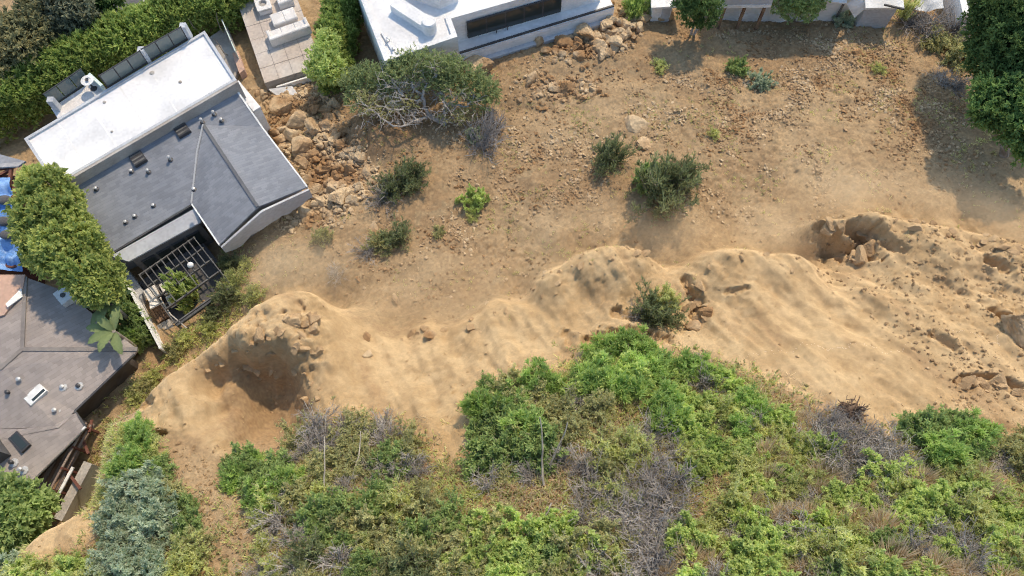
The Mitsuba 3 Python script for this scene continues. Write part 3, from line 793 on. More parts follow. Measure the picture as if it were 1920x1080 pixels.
part(ac, 'backrest', cushion(so, su, sv, 0, sl, 0, .2, ZT + .02, ZT + .62), 'mat_fabric_white')
for a, b in ((0, .17), (sl - .17, sl)):
    part(ac, 'armrest', cushion(so, su, sv, a, b, .21, sw, ZT + .02, ZT + .55), 'mat_fabric_white')

# --- white house at the top
ZH = 4.6
H2 = thing('modern_house', 'white flat roofed house with a long window band and deck facing the slide', 'house')
r0, r1, r2, r3 = at(722, 118, ZH), at(858, 72, ZH), at(846, 38, ZH), at(1012, -9, ZH)
w2 = (r3 - r2) / np.linalg.norm(r3 - r2)
back = np.array([-w2[1], w2[0], 0])
lft = (at(672, -12, ZH) - r0)
lft /= np.linalg.norm(lft)
plan = [r0, r1, r2, r3 + w2 * 4.2, r3 + w2 * 4.2 + back * 9, r0 + lft * 12]
part(H2, 'wall', prism([lerp(np.mean(plan, 0), p, .985) for p in plan], -1.5, ZH - .3), 'mat_white_wall')
rf = part(H2, 'roof', prism(plan, ZH - .3, ZH), 'mat_white_roof')
part(rf, 'parapet', ring(plan, .3, ZH, ZH + .16), 'mat_white_roof')
for (a, b, w, h) in (((742, 14), (806, 56), .8, .55), ((716, 62), (742, 105), .12, .12), ((838, 42), (850, 68), .12, .12)):
    P, Q = at(*a, ZH), at(*b, ZH)
    part(rf, 'duct', beam(P + [0, 0, h / 2], Q + [0, 0, h / 2], w, h), 'mat_white_roof')
P = at(806, 58, ZH)
part(rf, 'chimney', lathe([(0, 0), (.42, 0), (.42, .75), (.36, .85), (0, .85)], 16).apply_translation(P), 'mat_white_roof')
part(rf, 'roof_box', prism(pts(ZH, (752, -10), (826, 18), (860, 4), (840, -20)), ZH, ZH + .8), 'mat_white_roof')
for px, py in ((728, 76), (738, 95), (727, 80)):
    P = at(px, py, ZH)
    part(rf, 'vent', lathe([(0, 0), (.1, 0), (.1, .22), (0, .25)], 10).apply_translation(P), 'mat_metal_pale')
# window band on the wall under r2-r3
wz0, wz1 = 2.75, 4.15
q0, q1 = r2 + w2 * .9, r3 + w2 * 1.4
fr = part(H2, 'window_band', prism([q0 - back * .02, q1 - back * .02, q1 - back * .1, q0 - back * .1], wz0, wz1), 'mat_trim_dark')
nW = 5
for k in range(nW):
    a, b = lerp(q0, q1, (k + .04) / nW), lerp(q0, q1, (k + .96) / nW)
    part(fr, 'pane', prism([a - back * .1, b - back * .1, b - back * .115, a - back * .115], wz0 + .08, wz1 - .08), 'mat_glass_dark')
# deck in front
ZD = 2.5
d0, d1 = at(872, 100, ZD), at(1152, 14, ZD)
dk = (d1 - d0) / np.linalg.norm(d1 - d0)
dn = np.array([-dk[1], dk[0], 0])
dL = np.linalg.norm(d1 - d0)
deck = part(H2, 'deck', prism([d0 - dk * .3, d1, d1 + dn * 5, d0 - dk * .3 + dn * 5], ZD - .15, ZD), 'mat_white_roof', label='white deck below the window band')
part(H2, 'retaining_wall', prism([d0 - dk * .3 - dn * .02, d1 - dn * .02, d1 + dn * .3, d0 - dk * .3 + dn * .3], -1.2, ZD - .15), 'mat_white_wall')
part(deck, 'edge_rail', beam(d0 - dk * .3 + [0, 0, .06] + dn * .1, d1 + [0, 0, .06] + dn * .1, .1, .12), 'mat_trim_dark')
part(H2, 'retaining_wall', rbox(d0, dk, dn, -.3, dL, -.34, -.03, -1.2, ZD - .75), 'mat_pale_grey')
ch = thing('deck_chair', 'dark folding chair on the white deck in front of the window band', 'chair')
p0 = at(938, 52, ZD)
part(ch, 'seat', rbox(p0, dk, dn, -.4, .4, -.35, .35, ZD + .32, ZD + .4), 'mat_trim_dark')
part(ch, 'backrest', slab([p0 + dk * -.4 + dn * .36 + [0, 0, .4], p0 + dk * .4 + dn * .36 + [0, 0, .4], p0 + dk * .4 + dn * .6 + [0, 0, 1.0], p0 + dk * -.4 + dn * .6 + [0, 0, 1.0]], .05), 'mat_trim_dark')
for a in (-.35, .35):
    for b in (-.3, .3):
        part(ch, 'leg', beam(p0 + dk * a + dn * b, p0 + dk * a + dn * b + [0, 0, .33], .05, .05), 'mat_metal_dark')
gr = thing('grill', 'dark box grill standing on the white deck at the top edge', 'grill')
p0 = at(1042, 6, ZD)
part(gr, 'lid', trimesh.convex.convex_hull(np.vstack([rbox(p0, dk, dn, -.4, .4, -.25, .25, ZD + .75, ZD + .8).vertices, rbox(p0, dk, dn, -.34, .34, -.12, .16, ZD + .8, ZD + 1.05).vertices])), 'mat_trim_dark')
part(gr, 'body', rbox(p0, dk, dn, -.38, .38, -.22, .22, ZD + .05, ZD + .745), 'mat_metal_dark')
part(gr, 'handle', beam(p0 - dk * .25 - dn * .28 + [0, 0, .86], p0 + dk * .25 - dn * .28 + [0, 0, .86], .03, .03), 'mat_metal_pale')

# --- buildings along the top right edge
H3 = thing('hillside_house', 'white house cut by the top edge, balcony slab above a dark crawl space', 'house')
b0, b1 = at(1357, 10, 3.0), at(1447, 9, 3.0)
part(H3, 'balcony', prism([b0, b1, b1 + [0, 4, 0], b0 + [0, 4, 0]], 2.75, 3.0), 'mat_white_paint')
part(H3, 'wall', prism([b0 + [.4, 1.0, 0], b1 + [5.5, 1.0, 0], b1 + [5.5, 9, 0], b0 + [.4, 9, 0]], -1, 5.6), 'mat_white_wall')
part(H3, 'railing', prism([b0 + [.02, .02, 0], b1 + [-.02, .02, 0], b1 + [-.02, .1, 0], b0 + [.02, .1, 0]], 3.0, 3.75), 'mat_pale_grey')
for s in (.08, .5, .92):
    p = lerp(b0, b1, s) + [0, .3, 0]
    part(H3, 'post', beam([p[0], p[1], -1], [p[0], p[1], 2.75], .16, .16), 'mat_wood_brown')
g0 = at(1226, 24, .9)
H4 = thing('garden_shed', 'small white walled annex with a grey side right of the boulder pile', 'shed')
sa, sb, sc_ = at(1225, 14, 2.3), at(1262, 10, 2.3), at(1272, 16, 2.3)
part(H4, 'wall', prism([sa, sb, sb + [0, 3.4, 0], sa + [0, 3.4, 0]], -1, 2.3), 'mat_white_wall')
part(H4, 'roof', prism([sa + [-.15, -.15, 0], sb + [.9, -.15, 0], sb + [.9, 3.5, 0], sa + [-.15, 3.5, 0]], 2.3, 2.45), 'mat_white_roof')
part(H4, 'door', prism([lerp(sa, sb, .5) - [0, .03, 0], lerp(sa, sb, .95) - [0, .03, 0], lerp(sa, sb, .95) + [0, .05, 0], lerp(sa, sb, .5) + [0, .05, 0]], .6, 2.1), 'mat_pale_grey')
AW = thing('roof_panel', 'white ribbed roof panel with a folded down corner at the top edge', 'roof panel')
c0, c1, c2, c3, c4 = at(1545, 2, 2.6), at(1588, 6, 2.6), at(1603, 32, 1.6), at(1622, 16, 2.2), at(1617, -8, 3.0)
part(AW, 'canopy', slab([c0, c1, c1 + [.3, 4, .6], c0 + [0, 4, .6]], .1), 'mat_white_paint')
part(AW, 'flap', cat([slab([c1 + [0, 0, -.02], c2, c3], .07), slab([c1 + [0, 0, -.02], c3, c4], .07)]), 'mat_white_paint')
for k in range(4):
    a = lerp(c0, c1, .1 + .26 * k)
    part(AW, 'rib', beam(a + [0, .05, .03], a + [.1, 3.8, .6], .07, .05), 'mat_white_paint')
for a in (c0, c1):
    part(AW, 'post', beam([a[0], a[1] + .3, -.5], [a[0], a[1] + .3, a[2] - .1], .1, .1), 'mat_steel')
H5 = thing('corner_house', 'grey walled house with dark eave line at the top edge', 'house')
e0, e1 = at(1628, 9, 2.6), at(1688, 8, 2.6)
part(H5, 'wall', prism([e0, e1, e1 + [0, 6, 0], e0 + [0, 6, 0]], -1, 2.6), 'mat_pale_grey')
part(H5, 'roof', slab([e0 + [-.2, -.25, 0], e1 + [.2, -.25, 0], e1 + [.2, 6, 1.4], e0 + [-.2, 6, 1.4]], .14), 'mat_white_paint')
part(H5, 'gutter', beam(e0 + [.8, -.3, .35], e1 + [.2, -.3, -.08], .1, .1), 'mat_trim_dark')
WP = thing('garden_wall', 'pair of white wall slabs beside the big dark tree at the top right', 'wall')
for (a, b) in (((1806, 28), (1818, 26)), ((1824, 30), (1846, 26))):
    P, Q = at(*a, 2.0), at(*b, 2.0)
    part(WP, 'slab', prism([P, Q, Q + [.15, 5, 0], P + [.15, 5, 0]], -.6, 2.0), 'mat_white_wall')
cv = thing('grey_tarpaulin', 'crumpled grey sheet lying behind the dead brush at the top edge', 'tarpaulin')
gx2, gy2 = np.meshgrid(np.linspace(0, 1, 14), np.linspace(0, 1, 10))
ca, cb, cc = at(1712, 26, 1.2), at(1765, 22, 1.2), at(1712, -10, 1.2)
tv_ = ca + (cb - ca) * gx2[..., None] + (cc - ca) * gy2[..., None]
tv_[..., 2] += .5 * meshkit.noise(np.stack([gx2 * 4, gy2 * 3, gx2 * 0], -1), 5)
ii, jj = np.meshgrid(np.arange(9), np.arange(13), indexing='ij')
qa = (ii * 14 + jj).ravel()
GRID_F = np.vstack([np.stack([qa, qa + 1, qa + 15], 1), np.stack([qa, qa + 15, qa + 14], 1)])
scene[cv] = mikit.ply((tv_.reshape(-1, 3), GRID_F), 'mat_pale_grey', smooth=True)

# --- brown roofed house at the lower left
H6 = thing('brown_roof_house', 'house with a brown hipped roof, skylights and vents, partly shaded by the light green tree', 'house')
z6 = 3.4
ev = [at(252, 664, z6), at(140, 771, z6), at(160, 800, z6), at(38, 922, z6)]
apex = at(42, 655, 4.15)
apex2 = at(0, 692, 4.3)
top1 = at(48, 520, 3.7)
inner = at(-60, 800, 4.0)
rf6 = part(H6, 'roof', slab([apex, at(258, 655, 3.42), ev[0], ev[1], at(110, 800, 3.55), at(-60, 806, 3.95), apex2], .14), 'mat_shingle_brown')
part(rf6, 'roof_plane', slab([top1, at(120, 545, 3.4), at(200, 610, 3.4), at(258, 655, 3.42), apex], .15), 'mat_shingle_brown')
part(rf6, 'roof_plane', slab([top1 + [0, 0, .01], apex + [0, 0, .01], apex2 + [0, 0, .01], at(-90, 760, 4.2), at(-90, 560, 3.9)], .15), 'mat_shingle_brown')
part(rf6, 'roof_plane', slab([at(-60, 806, 3.97), at(110, 802, 3.57), ev[1] + [.1, -.1, .02], ev[2], at(150, 812, 3.43), at(-60, 836, 3.97)], .13), 'mat_shingle_brown')
part(rf6, 'roof_plane', slab([at(-60, 836, 3.98), at(150, 812, 3.44), ev[2] + [0, 0, .012], ev[3], at(-60, 1020, 3.45)], .13), 'mat_shingle_brown')
for a, b in ((apex, at(258, 655, 3.42)), (apex, apex2), (top1, apex)):
    part(rf6, 'ridge_cap', beam(np.asarray(a) + [0, 0, .02], np.asarray(b) + [0, 0, .02], .2, .07), 'mat_brown_cap')
part(rf6, 'gutter', beam(ev[0] + [0, 0, -.04], ev[1] + [0, 0, -.04], .1, .12), 'mat_trim_dark')
part(rf6, 'gutter', beam(ev[1] + [0, 0, -.04], ev[2] + [0, 0, -.04], .1, .12), 'mat_trim_dark')
part(rf6, 'gutter', beam(ev[2] + [0, 0, -.04], ev[3] + [0, 0, -.04], .1, .12), 'mat_white_paint')
ctr = np.array([ev[3][0] - 4, ev[0][1] - 2, 0])
part(H6, 'wall', prism([lerp(p, ctr, .085) for p in (at(120, 545, 3.2), at(258, 655, 3.2), ev[0], ev[1], ev[2], ev[3], at(-60, 1020, 3.2), at(-90, 560, 3.2))], -1, 3.2), 'mat_brown_wall')
part(rf6, 'tile_patch', slab([at(-60, 515, 3.95), at(47, 515, 3.8), at(42, 545, 3.85), at(8, 590, 4.1), at(-60, 610, 4.2)], .1), 'mat_terracotta', label='pinkish tiled roof corner')
part(rf6, 'ridge_patch', slab([at(10, 570, 4.2), at(40, 540, 3.95), at(42, 556, 3.95), at(14, 576, 4.2)], .06), 'mat_white_paint', label='white patch on the pink roof corner')


def r6(px, py):
    for tri in ((apex, ev[0], ev[1]),) if py < 800 else ((at(-60, 836, 3.98), at(150, 812, 3.44), ev[3]),):
        nrm = np.cross(tri[1] - tri[0], tri[2] - tri[0])
        d = at(px, py, 0) - EYE
        return EYE + d * (((tri[0] - EYE) @ nrm) / (d @ nrm))


ko, ku, kv, kl, kw = frame_of(r6(63, 763), r6(93, 735), r6(46, 749))
sk = part(rf6, 'skylight', rbox(ko, ku, kv, 0, kl, 0, kw, ko[2] - .3, ko[2] + .26), 'mat_white_paint', label='white framed skylight with a dark lower pane')
part(sk, 'pane', rbox(ko, ku, kv, kl * .22, kl * .96, kw * .12, kw * .36, ko[2] + .26, ko[2] + .275), 'mat_glass_dark')
ko, ku, kv, kl, kw = frame_of(r6(44, 850), r6(60, 835), r6(14, 824))
sk = part(rf6, 'skylight', rbox(ko, ku, kv, 0, kl, 0, kw, ko[2] - .3, ko[2] + .2), 'mat_metal_dark', label='flat dark skylight near the lower eave')
part(sk, 'pane', rbox(ko, ku, kv, .08, kl - .08, .08, kw - .08, ko[2] + .2, ko[2] + .215), 'mat_glass_dark')
ko, ku, kv, kl, kw = frame_of(r6(-14, 880), r6(26, 851), r6(-30, 840))
cm = part(rf6, 'chimney', rbox(ko, ku, kv, 0, kl * .9, 0, kw, ko[2] - .3, ko[2] + .9), 'mat_dark_wall', label='dark chimney box with a white cap')
part(cm, 'cap', rbox(ko, ku, kv, kl * .1, kl * .55, kw * .3, kw * 1.02, ko[2] + .9, ko[2] + 1.0), 'mat_white_paint')
for px, py, h, m in ((41, 714, .3, 'mat_metal_pale'), (20, 738, .3, 'mat_metal_dark'), (106, 771, .22, 'mat_metal_pale'), (148, 724, .1, 'mat_metal_dark'), (118, 726, .1, 'mat_metal_pale'), (26, 868, .28, 'mat_metal_dark'), (45, 882, .35, 'mat_metal_pale')):
    p = r6(px, py)
    vp = part(rf6, 'vent_pipe', lathe([(0, 0), (.07, 0), (.07, h), (.11, h + .02), (.11, h + .1), (.04, h + .14), (0, h + .14)], 10).apply_translation(p - [0, 0, .04]), m)
    part(vp, 'flashing', lathe([(0, .01), (.24, .01), (.22, .05), (.1, .07), (0, .07)], 8).apply_translation(p), 'mat_metal_pale')
ko, ku, kv, kl, kw = frame_of(at(116, 572, 3.9), at(137, 556, 3.9), at(100, 550, 3.9))
acu = thing('air_conditioner', 'square white air conditioning box between the light green tree and the brown roof', 'air conditioner')
part(acu, 'case', rbox(ko, ku, kv, 0, kl, 0, kw, 3.0, 3.9), 'mat_white_paint')
pc = ko + ku * kl / 2 + kv * kw / 2
part(acu, 'fan_grille', lathe([(0, 0), (kl * .2, 0), (kl * .2, .03), (0, .03)], 18).apply_translation((pc[0], pc[1], 3.902)), 'mat_trim_dark')
part(acu, 'stand', rbox(ko, ku, kv, .05, kl - .05, .05, kw - .05, 1.0, 3.0), 'mat_steel')

# --- boardwalk with rails beside the brown roofed house
BW = thing('boardwalk', 'weathered timber walkway with rails below the eave of the brown roofed house', 'walkway')
bo, bu, bv, bl, bw = frame_of(at(172, 806, 2.1), at(88, 962, 2.1), at(140, 800, 2.1))
bw = 1.75
for k in range(8):
    part(BW, 'plank', rbox(bo, bu, bv, -.3, bl + .2, bw * k / 8 + .012, bw * (k + 1) / 8 - .012, 2.03, 2.1 + .008 * (k % 3)), ('mat_wood_grey', 'mat_wood_brown')[k % 2])
for k in range(5):
    part(BW, 'joist', rbox(bo, bu, bv, bl * k / 4 - .05, bl * k / 4 + .05, -.05, bw + .05, 1.85, 2.028), 'mat_red_wood')
for k in range(5):
    b = bo + bu * bl * k / 4 - bv * .06
    part(BW, 'post', beam([b[0], b[1], .6], [b[0], b[1], 3.0], .11, .11), 'mat_red_wood')
for z in (2.5, 2.95):
    part(BW, 'rail', beam(bo + bu * -.2 - bv * .06 + [0, 0, z - 2.1], bo + bu * bl - bv * .06 + [0, 0, z - 2.1], .09, .07), 'mat_wood_grey')
part(BW, 'handrail', beam(bo + bu * bl * .45 - bv * .35 + [0, 0, .5], bo + bu * (bl + .1) - bv * .35 + [0, 0, .5], .14, .08), 'mat_white_paint', label='white pipe rail')
single('retaining_wall', rbox(bo, bu, bv, bl * .35, bl * 1.02, -.95, -.5, 0, 2.25), 'mat_concrete', 'greenish grey concrete wall between the walkway and the sandy bank', 'wall')
for k, (s, t) in enumerate(((-.1, .5), (.12, -.5), (.5, -.7))):
    bm = [bo + bu * bl * s + bv * 0.1 + [0, 0, .25], bo + bu * bl * (s + .14) - bv * (.2 + .5 * k) + [0, 0, .45]]
    single('loose_timber', beam(bm[0], bm[1], .12, .08), 'mat_red_wood', ('loose red brown timber at the upper end of the walkway', 'short red brown timber across the walkway rail', 'red brown timber leaning on the concrete wall')[k], 'timber')

# --- house with the blue tarpaulin at the left edge
H7 = thing('tarped_house', 'building at the left edge with red brown framing under a blue tarpaulin', 'house')
ta, tb_, tc = at(-40, 455, 3.2), at(46, 500, 3.2), at(-40, 330, 3.4)
part(H7, 'wall', prism([at(-120, 500, 3), at(40, 500, 3), at(34, 330, 3), at(-120, 300, 3)], -1, 2.9), 'mat_red_wood')
part(H7, 'roof', slab([at(-120, 296, 3.8), at(-6, 288, 3.8), at(48, 302, 3.5), at(34, 312, 3.5), at(-120, 320, 3.7)], .12), 'mat_grey_wall')
for a, b in (((-10, 318), (28, 312)), ((-30, 345), (20, 318)), ((22, 314), (16, 352)), ((-5, 312), (-8, 352))):
    part(H7, 'rafter', beam(at(*a, 3.3), at(*b, 3.2), .14, .18), 'mat_red_wood')
gx2, gy2 = np.meshgrid(np.linspace(0, 1, 30), np.linspace(0, 1, 44))
p00, p10, p01, p11 = at(-110, 505, 3.0), at(46, 512, 2.8), at(-110, 340, 3.3), at(22, 335, 3.3)
tv_ = (p00 * (1 - gx2[..., None]) + p10 * gx2[..., None]) * (1 - gy2[..., None]) + (p01 * (1 - gx2[..., None]) + p11 * gx2[..., None]) * gy2[..., None]
q3 = np.stack([gx2 * 7, gy2 * 9, gx2 * 0], -1)
tv_[..., 2] += .30 * np.abs(meshkit.noise(q3, 8) - .5) * 2 + .12 * meshkit.noise(q3 * 2.7, 9) + .10 * np.sin(gy2 * 40 + 3 * gx2) * (gx2 > .3)
ii, jj = np.meshgrid(np.arange(43), np.arange(29), indexing='ij')
qa = (ii * 30 + jj).ravel()
part(H7, 'tarpaulin', (tv_.reshape(-1, 3), np.vstack([np.stack([qa, qa + 1, qa + 31], 1), np.stack([qa, qa + 31, qa + 30], 1)])), 'mat_tarp_blue', smooth=True, label='wrinkled blue tarpaulin')
for px, py in ((8, 375), (6, 415), (14, 440)):
    p = at(px, py, 3.5)
    part(H7, 'sandbag', trimesh.creation.icosphere(2, 1).apply_scale((.42, .28, .2)).apply_translation(p), 'mat_dark_wall')

# --- road, top left
structure('road', slab([at(190, 70, -.95), at(300, -30, -.95), at(200, -30, -.95), at(40, 110, -.95), at(-20, 190, -.95), at(60, 165, -.95)], .3), 'mat_asphalt')
structure('pavement', slab([at(262, 22, -.85), at(340, -30, -.85), at(300, -30, -.85), at(215, 50, -.85)], .3), 'mat_concrete')
# ---------------------------------------------------------------- plants
def unit(v):
    return v / (np.linalg.norm(v, axis=-1, keepdims=True) + 1e-9)


def leafset(pos, dirs, L, W, rng, tone=None):
    """Folded leaf blades: (mesh arrays, uv)."""
    n = len(pos)
    dirs = unit(dirs)
    side = unit(np.cross(dirs, rng.normal(size=(n, 3))))
    nrm = np.cross(side, dirs)
    L = (np.broadcast_to(L, n) * rng.uniform(.7, 1.3, n))[:, None]
    W = (np.broadcast_to(W, n) * rng.uniform(.75, 1.25, n))[:, None]
    mid = pos + dirs * L * .45
    fold = nrm * W * .22
    v = np.stack([pos, mid + side * W * .5 + fold, pos + dirs * L - fold * .6, mid - side * W * .5 + fold], 1).reshape(-1, 3)
    a = np.arange(n) * 4
    f = np.vstack([np.stack([a, a + 1, a + 2], 1), np.stack([a, a + 2, a + 3], 1)])
    t = rng.uniform(0, 1, n) if tone is None else np.clip(tone + rng.normal(0, .16, n), 0, 1)
    uv = np.repeat(np.stack([t, rng.uniform(0, 1, n)], 1), 4, axis=0)
    return v, f, uv


def join(sets):
    vs, fs, us, k = [], [], [], 0
    for v, f, u_ in sets:
        vs.append(v)
        fs.append(f + k)
        us.append(u_)
        k += len(v)
    return (np.vstack(vs), np.vstack(fs)), np.vstack(us)


def tubes(lines, n=4):
    return cat([tube(p, a, b, n, cap=False) for p, a, b in lines])


def shrub_parts(seed, stems, twigs, per, L, W, up=.55, spread=.8, leafy=(.35, 1.0), droop=0., stem_r=.022, twig_len=.38, curve=.25, tone_var=.35):
    """A shrub of radius 1 and height 1: curved stems from one foot, twigs off them, leaves along the twigs."""
    rng = np.random.default_rng(seed)
    lines, pos, dr_, ton = [], [], [], []
    for i in range(stems):
        az = rng.uniform(0, 2 * math.pi)
        tilt = math.acos(1 - rng.uniform(0, 1) ** .8 * spread)
        d = np.array([math.sin(tilt) * math.cos(az), math.sin(tilt) * math.sin(az), math.cos(tilt)])
        ln = rng.uniform(.7, 1.0)
        s = np.linspace(0, 1, 6)[:, None]
        bend = rng.normal(0, curve, 3)
        bend[2] = abs(bend[2]) * .4 - droop
        foot = np.array([rng.normal(0, .09), rng.normal(0, .09), -.06])
        line = foot + d * ln * s + bend * (s ** 2) * .5 + rng.normal(0, .02, (6, 3)) * s
        line[:, 2] = np.maximum(line[:, 2], -.06 + .05 * s[:, 0])
        lines.append((line, stem_r, stem_r * .4))
        st_tone = rng.uniform(.5 - tone_var, .5 + tone_var)
        for k in range(twigs):
            q = rng.uniform(*leafy)
            b = np.array([np.interp(q, s[:, 0], line[:, c]) for c in range(3)])
            td = unit(d * .6 + rng.normal(0, .6, 3) + np.array([0, 0, up * .5]))
            tl = twig_len * rng.uniform(.5, 1.1)
            w = np.linspace(0, 1, 3)[:, None]
            tw = b + td * tl * w + rng.normal(0, .04, 3) * w ** 2
            lines.append((tw, stem_r * .5, stem_r * .2))
            if per:
                r = rng.uniform(.1, 1.05, per)[:, None]
                pos.append(b + td * tl * r + rng.normal(0, .012, (per, 3)))
                dr_.append(td * .5 + rng.normal(0, .55, (per, 3)) + np.array([0, 0, up * .6]))
                ton.append(np.full(per, st_tone) + rng.normal(0, .1))
    wood = tubes(lines, 3)
    if not per:
        return wood, None
    v, f, uv = leafset(np.vstack(pos), np.vstack(dr_), L, W, rng, np.concatenate(ton))
    return wood, ((v, f), uv)


def tuft_parts(seed, n, L, W, lean=.5):
    rng = np.random.default_rng(seed)
    az, r = rng.uniform(0, 2 * math.pi, n), np.sqrt(rng.uniform(0, 1, n)) * .65
    pos = np.stack([np.cos(az) * r, np.sin(az) * r, np.full(n, -.03)], 1)
    d = np.stack([np.cos(az) * lean * (.3 + r), np.sin(az) * lean * (.3 + r), np.ones(n)], 1) + rng.normal(0, .22, (n, 3))
    v, f, uv = leafset(pos, d, L, W, rng)
    return (v, f), uv


PLANT = {}


def kind(name, mat, wood, nvar, fn):
    PLANT[name] = []
    for k in range(nvar):
        w, lv = fn(k)
        g = {'type': 'shapegroup'}
        if w is not None:
            g['stems'] = mikit.ply(w, wood)
        if lv is not None:
            g['leaves'] = mikit.ply(lv[0], mat, uv=lv[1])
        key = f'plant_{name}_{k}'
        scene[key] = g
        PLANT[name].append(key)


kind('green', 'mat_leaf_green', 'mat_bark', 3, lambda k: shrub_parts(10 + k, 30, 8, 20, .15, .075, tone_var=.4))
kind('vivid', 'mat_leaf_vivid', 'mat_bark', 3, lambda k: shrub_parts(20 + k, 34, 6, 20, .26, .055, up=.9, spread=.62, curve=.4, tone_var=.4))
kind('lime', 'mat_leaf_lime', 'mat_bark', 3, lambda k: shrub_parts(30 + k, 26, 7, 22, .17, .10, up=.6, tone_var=.4, twig_len=.3))
kind('olive', 'mat_leaf_olive', 'mat_bark', 3, lambda k: shrub_parts(40 + k, 30, 9, 18, .13, .06, tone_var=.4, curve=.35))
kind('sage', 'mat_leaf_sage', 'mat_bark', 3, lambda k: shrub_parts(50 + k, 26, 8, 20, .17, .065, up=.8, tone_var=.42, twig_len=.3))
kind('dead', 'mat_leaf_straw', 'mat_twig_grey', 4, lambda k: shrub_parts(60 + k, 34, 13, 0, .1, .1, spread=.85, leafy=(.2, 1), stem_r=.026, curve=.55, twig_len=.45))
kind('weed', 'mat_leaf_weed', 'mat_bark', 3, lambda k: shrub_parts(70 + k, 26, 6, 14, .20, .05, up=1.0, spread=.7, curve=.4))
kind('straw', 'mat_leaf_straw', None, 3, lambda k: (None, tuft_parts(80 + k, 420, .75, .05, 1.2)))

kind('wispy', 'mat_leaf_wispy', 'mat_bark', 4, lambda k: shrub_parts(90 + k, 34, 8, 15, .19, .042, up=1.0, spread=.75, curve=.5, tone_var=.45, leafy=(.25, 1.0), twig_len=.45))

CLR = np.random.default_rng(77)
WORDS = {'green': ('green leafy shrub', 'shrub'), 'vivid': ('bright green feathery bush', 'bush'), 'lime': ('yellow green leafy bush', 'bush'), 'olive': ('dull olive shrub', 'shrub'),
         'sage': ('grey green sage shrub', 'shrub'), 'wispy': ('grey green wispy shrub', 'shrub'), 'dead': ('bare grey dead brush', 'dead brush'), 'weed': ('pale green weedy plant', 'plant'), 'straw': ('dry straw coloured grass tuft', 'grass tuft')}
NAMES = {'green': 'green_shrub', 'vivid': 'feathery_bush', 'lime': 'yellow_green_bush', 'olive': 'olive_shrub', 'sage': 'sage_shrub', 'wispy': 'wispy_shrub', 'dead': 'dead_brush', 'weed': 'weedy_plant', 'straw': 'dry_grass_tuft'}


def plant(k, p, r, h, label, group=None, lean=(0, 0), rx=None):
    key = thing(NAMES[k], label, WORDS[k][1], group)
    a = CLR.uniform(0, 2 * math.pi)
    c, s = math.cos(a), math.sin(a)
    M = np.eye(4)
    M[:3, :3] = np.array([[c, -s, 0], [s, c, 0], [0, 0, 1]]) @ np.diag([r, r, h])
    if rx:
        M[:3, :3] = np.diag([rx / r, 1, 1]) @ M[:3, :3]
    S = np.eye(3)
    S[0, 2], S[1, 2] = lean
    M[:3, :3] = S @ M[:3, :3]
    M[:3, 3] = p
    vs = PLANT[k]
    scene[key] = {'type': 'instance', 'g': {'type': 'ref', 'id': vs[CLR.integers(len(vs))]}, 'to_world': T4(M)}
    return key


def gplant(k, px, py, r, h, label, **kw):
    return plant(k, hit(px, py), r, h, label, **kw)


# --- shrubs left standing on the lower slope and along the yard
gplant('wispy', 1243, 375, 1.75, 2.6, 'large dark green bush standing alone at the middle of the bare slope')
gplant('wispy', 1275, 345, 1.1, 1.7, 'olive bush grown into the right side of the large dark green bush')
gplant('green', 1215, 350, 1.0, 1.9, 'smaller green bush grown into the upper left of the large dark green bush')
gplant('wispy', 1135, 312, 1.05, 1.7, 'green bush left of the large bush, below the brown rock ledge', lean=(.25, .2))
gplant('lime', 890, 378, .75, .95, 'small round light green bush alone on the slope')
gplant('weed', 886, 408, .4, .4, 'tiny pale weed just below the small round light green bush')
gplant('wispy', 770, 345, 1.1, 1.3, 'olive shrub at the left of the slope, above a dead twig clump', lean=(.2, .1))
gplant('wispy', 735, 360, .9, 1.1, 'low olive shrub between the rubble and the dead twig clump')
gplant('dead', 722, 372, 1.0, 1.0, 'dead twig clump at the right edge of the house rubble')
gplant('wispy', 742, 450, .95, 1.1, 'low green shrub on the ledge above the dust left of centre')
gplant('olive', 712, 462, .8, .8, 'olive shrub half buried beside the low green shrub on the ledge')
gplant('dead', 690, 475, .9, .6, 'broken dark twigs trailing left of the low green shrub on the ledge')
gplant('dead', 905, 275, 1.25, 2.0, 'upright grey dead bush right of the windswept tree', lean=(.25, .35))
gplant('dead', 925, 240, .9, 1.5, 'dark dead bush close behind the upright grey dead bush')
gplant('sage', 890, 262, .6, .9, 'pale sage sprig inside the upright grey dead bush')
gplant('green', 1378, 134, .75, .9, 'left and greener of two small bushes on the upper slope')
gplant('sage', 1425, 156, .75, .85, 'right and greyer of two small bushes on the upper slope')
gplant('weed', 1237, 127, .6, .5, 'faint grey green weed below the boulder pile')
gplant('weed', 1645, 132, .5, .5, 'faint weed on the upper slope left of the brown shaded ground')
gplant('sage', 1578, 45, .8, 1.0, 'grey green bush under the white ribbed roof panel')
gplant('weed', 1690, 38, .6, 2.2, 'tall pale green weed at the top edge below the grey walled house')
gplant('weed', 1337, 256, .4, .45, 'tiny green tuft right of the brown rock ledge')
gplant('olive', 607, 452, .6, 1.1, 'narrow olive shrub on the slope right of the torn gable')
gplant('dead', 632, 516, .6, .6, 'small dark dead bush at the edge of the brown dust')
gplant('olive', 820, 437, .45, .5, 'small olive shrub on the open slope above the dust')
gplant('wispy', 1228, 592, 1.15, 1.5, 'green bush growing out of the sand near the middle')
gplant('weed', 1245, 575, .8, 1.5, 'green sprig on the right side of the green bush in the sand')
gplant('dead', 1205, 590, .7, 1.0, 'dead twigs on the left side of the green bush in the sand')
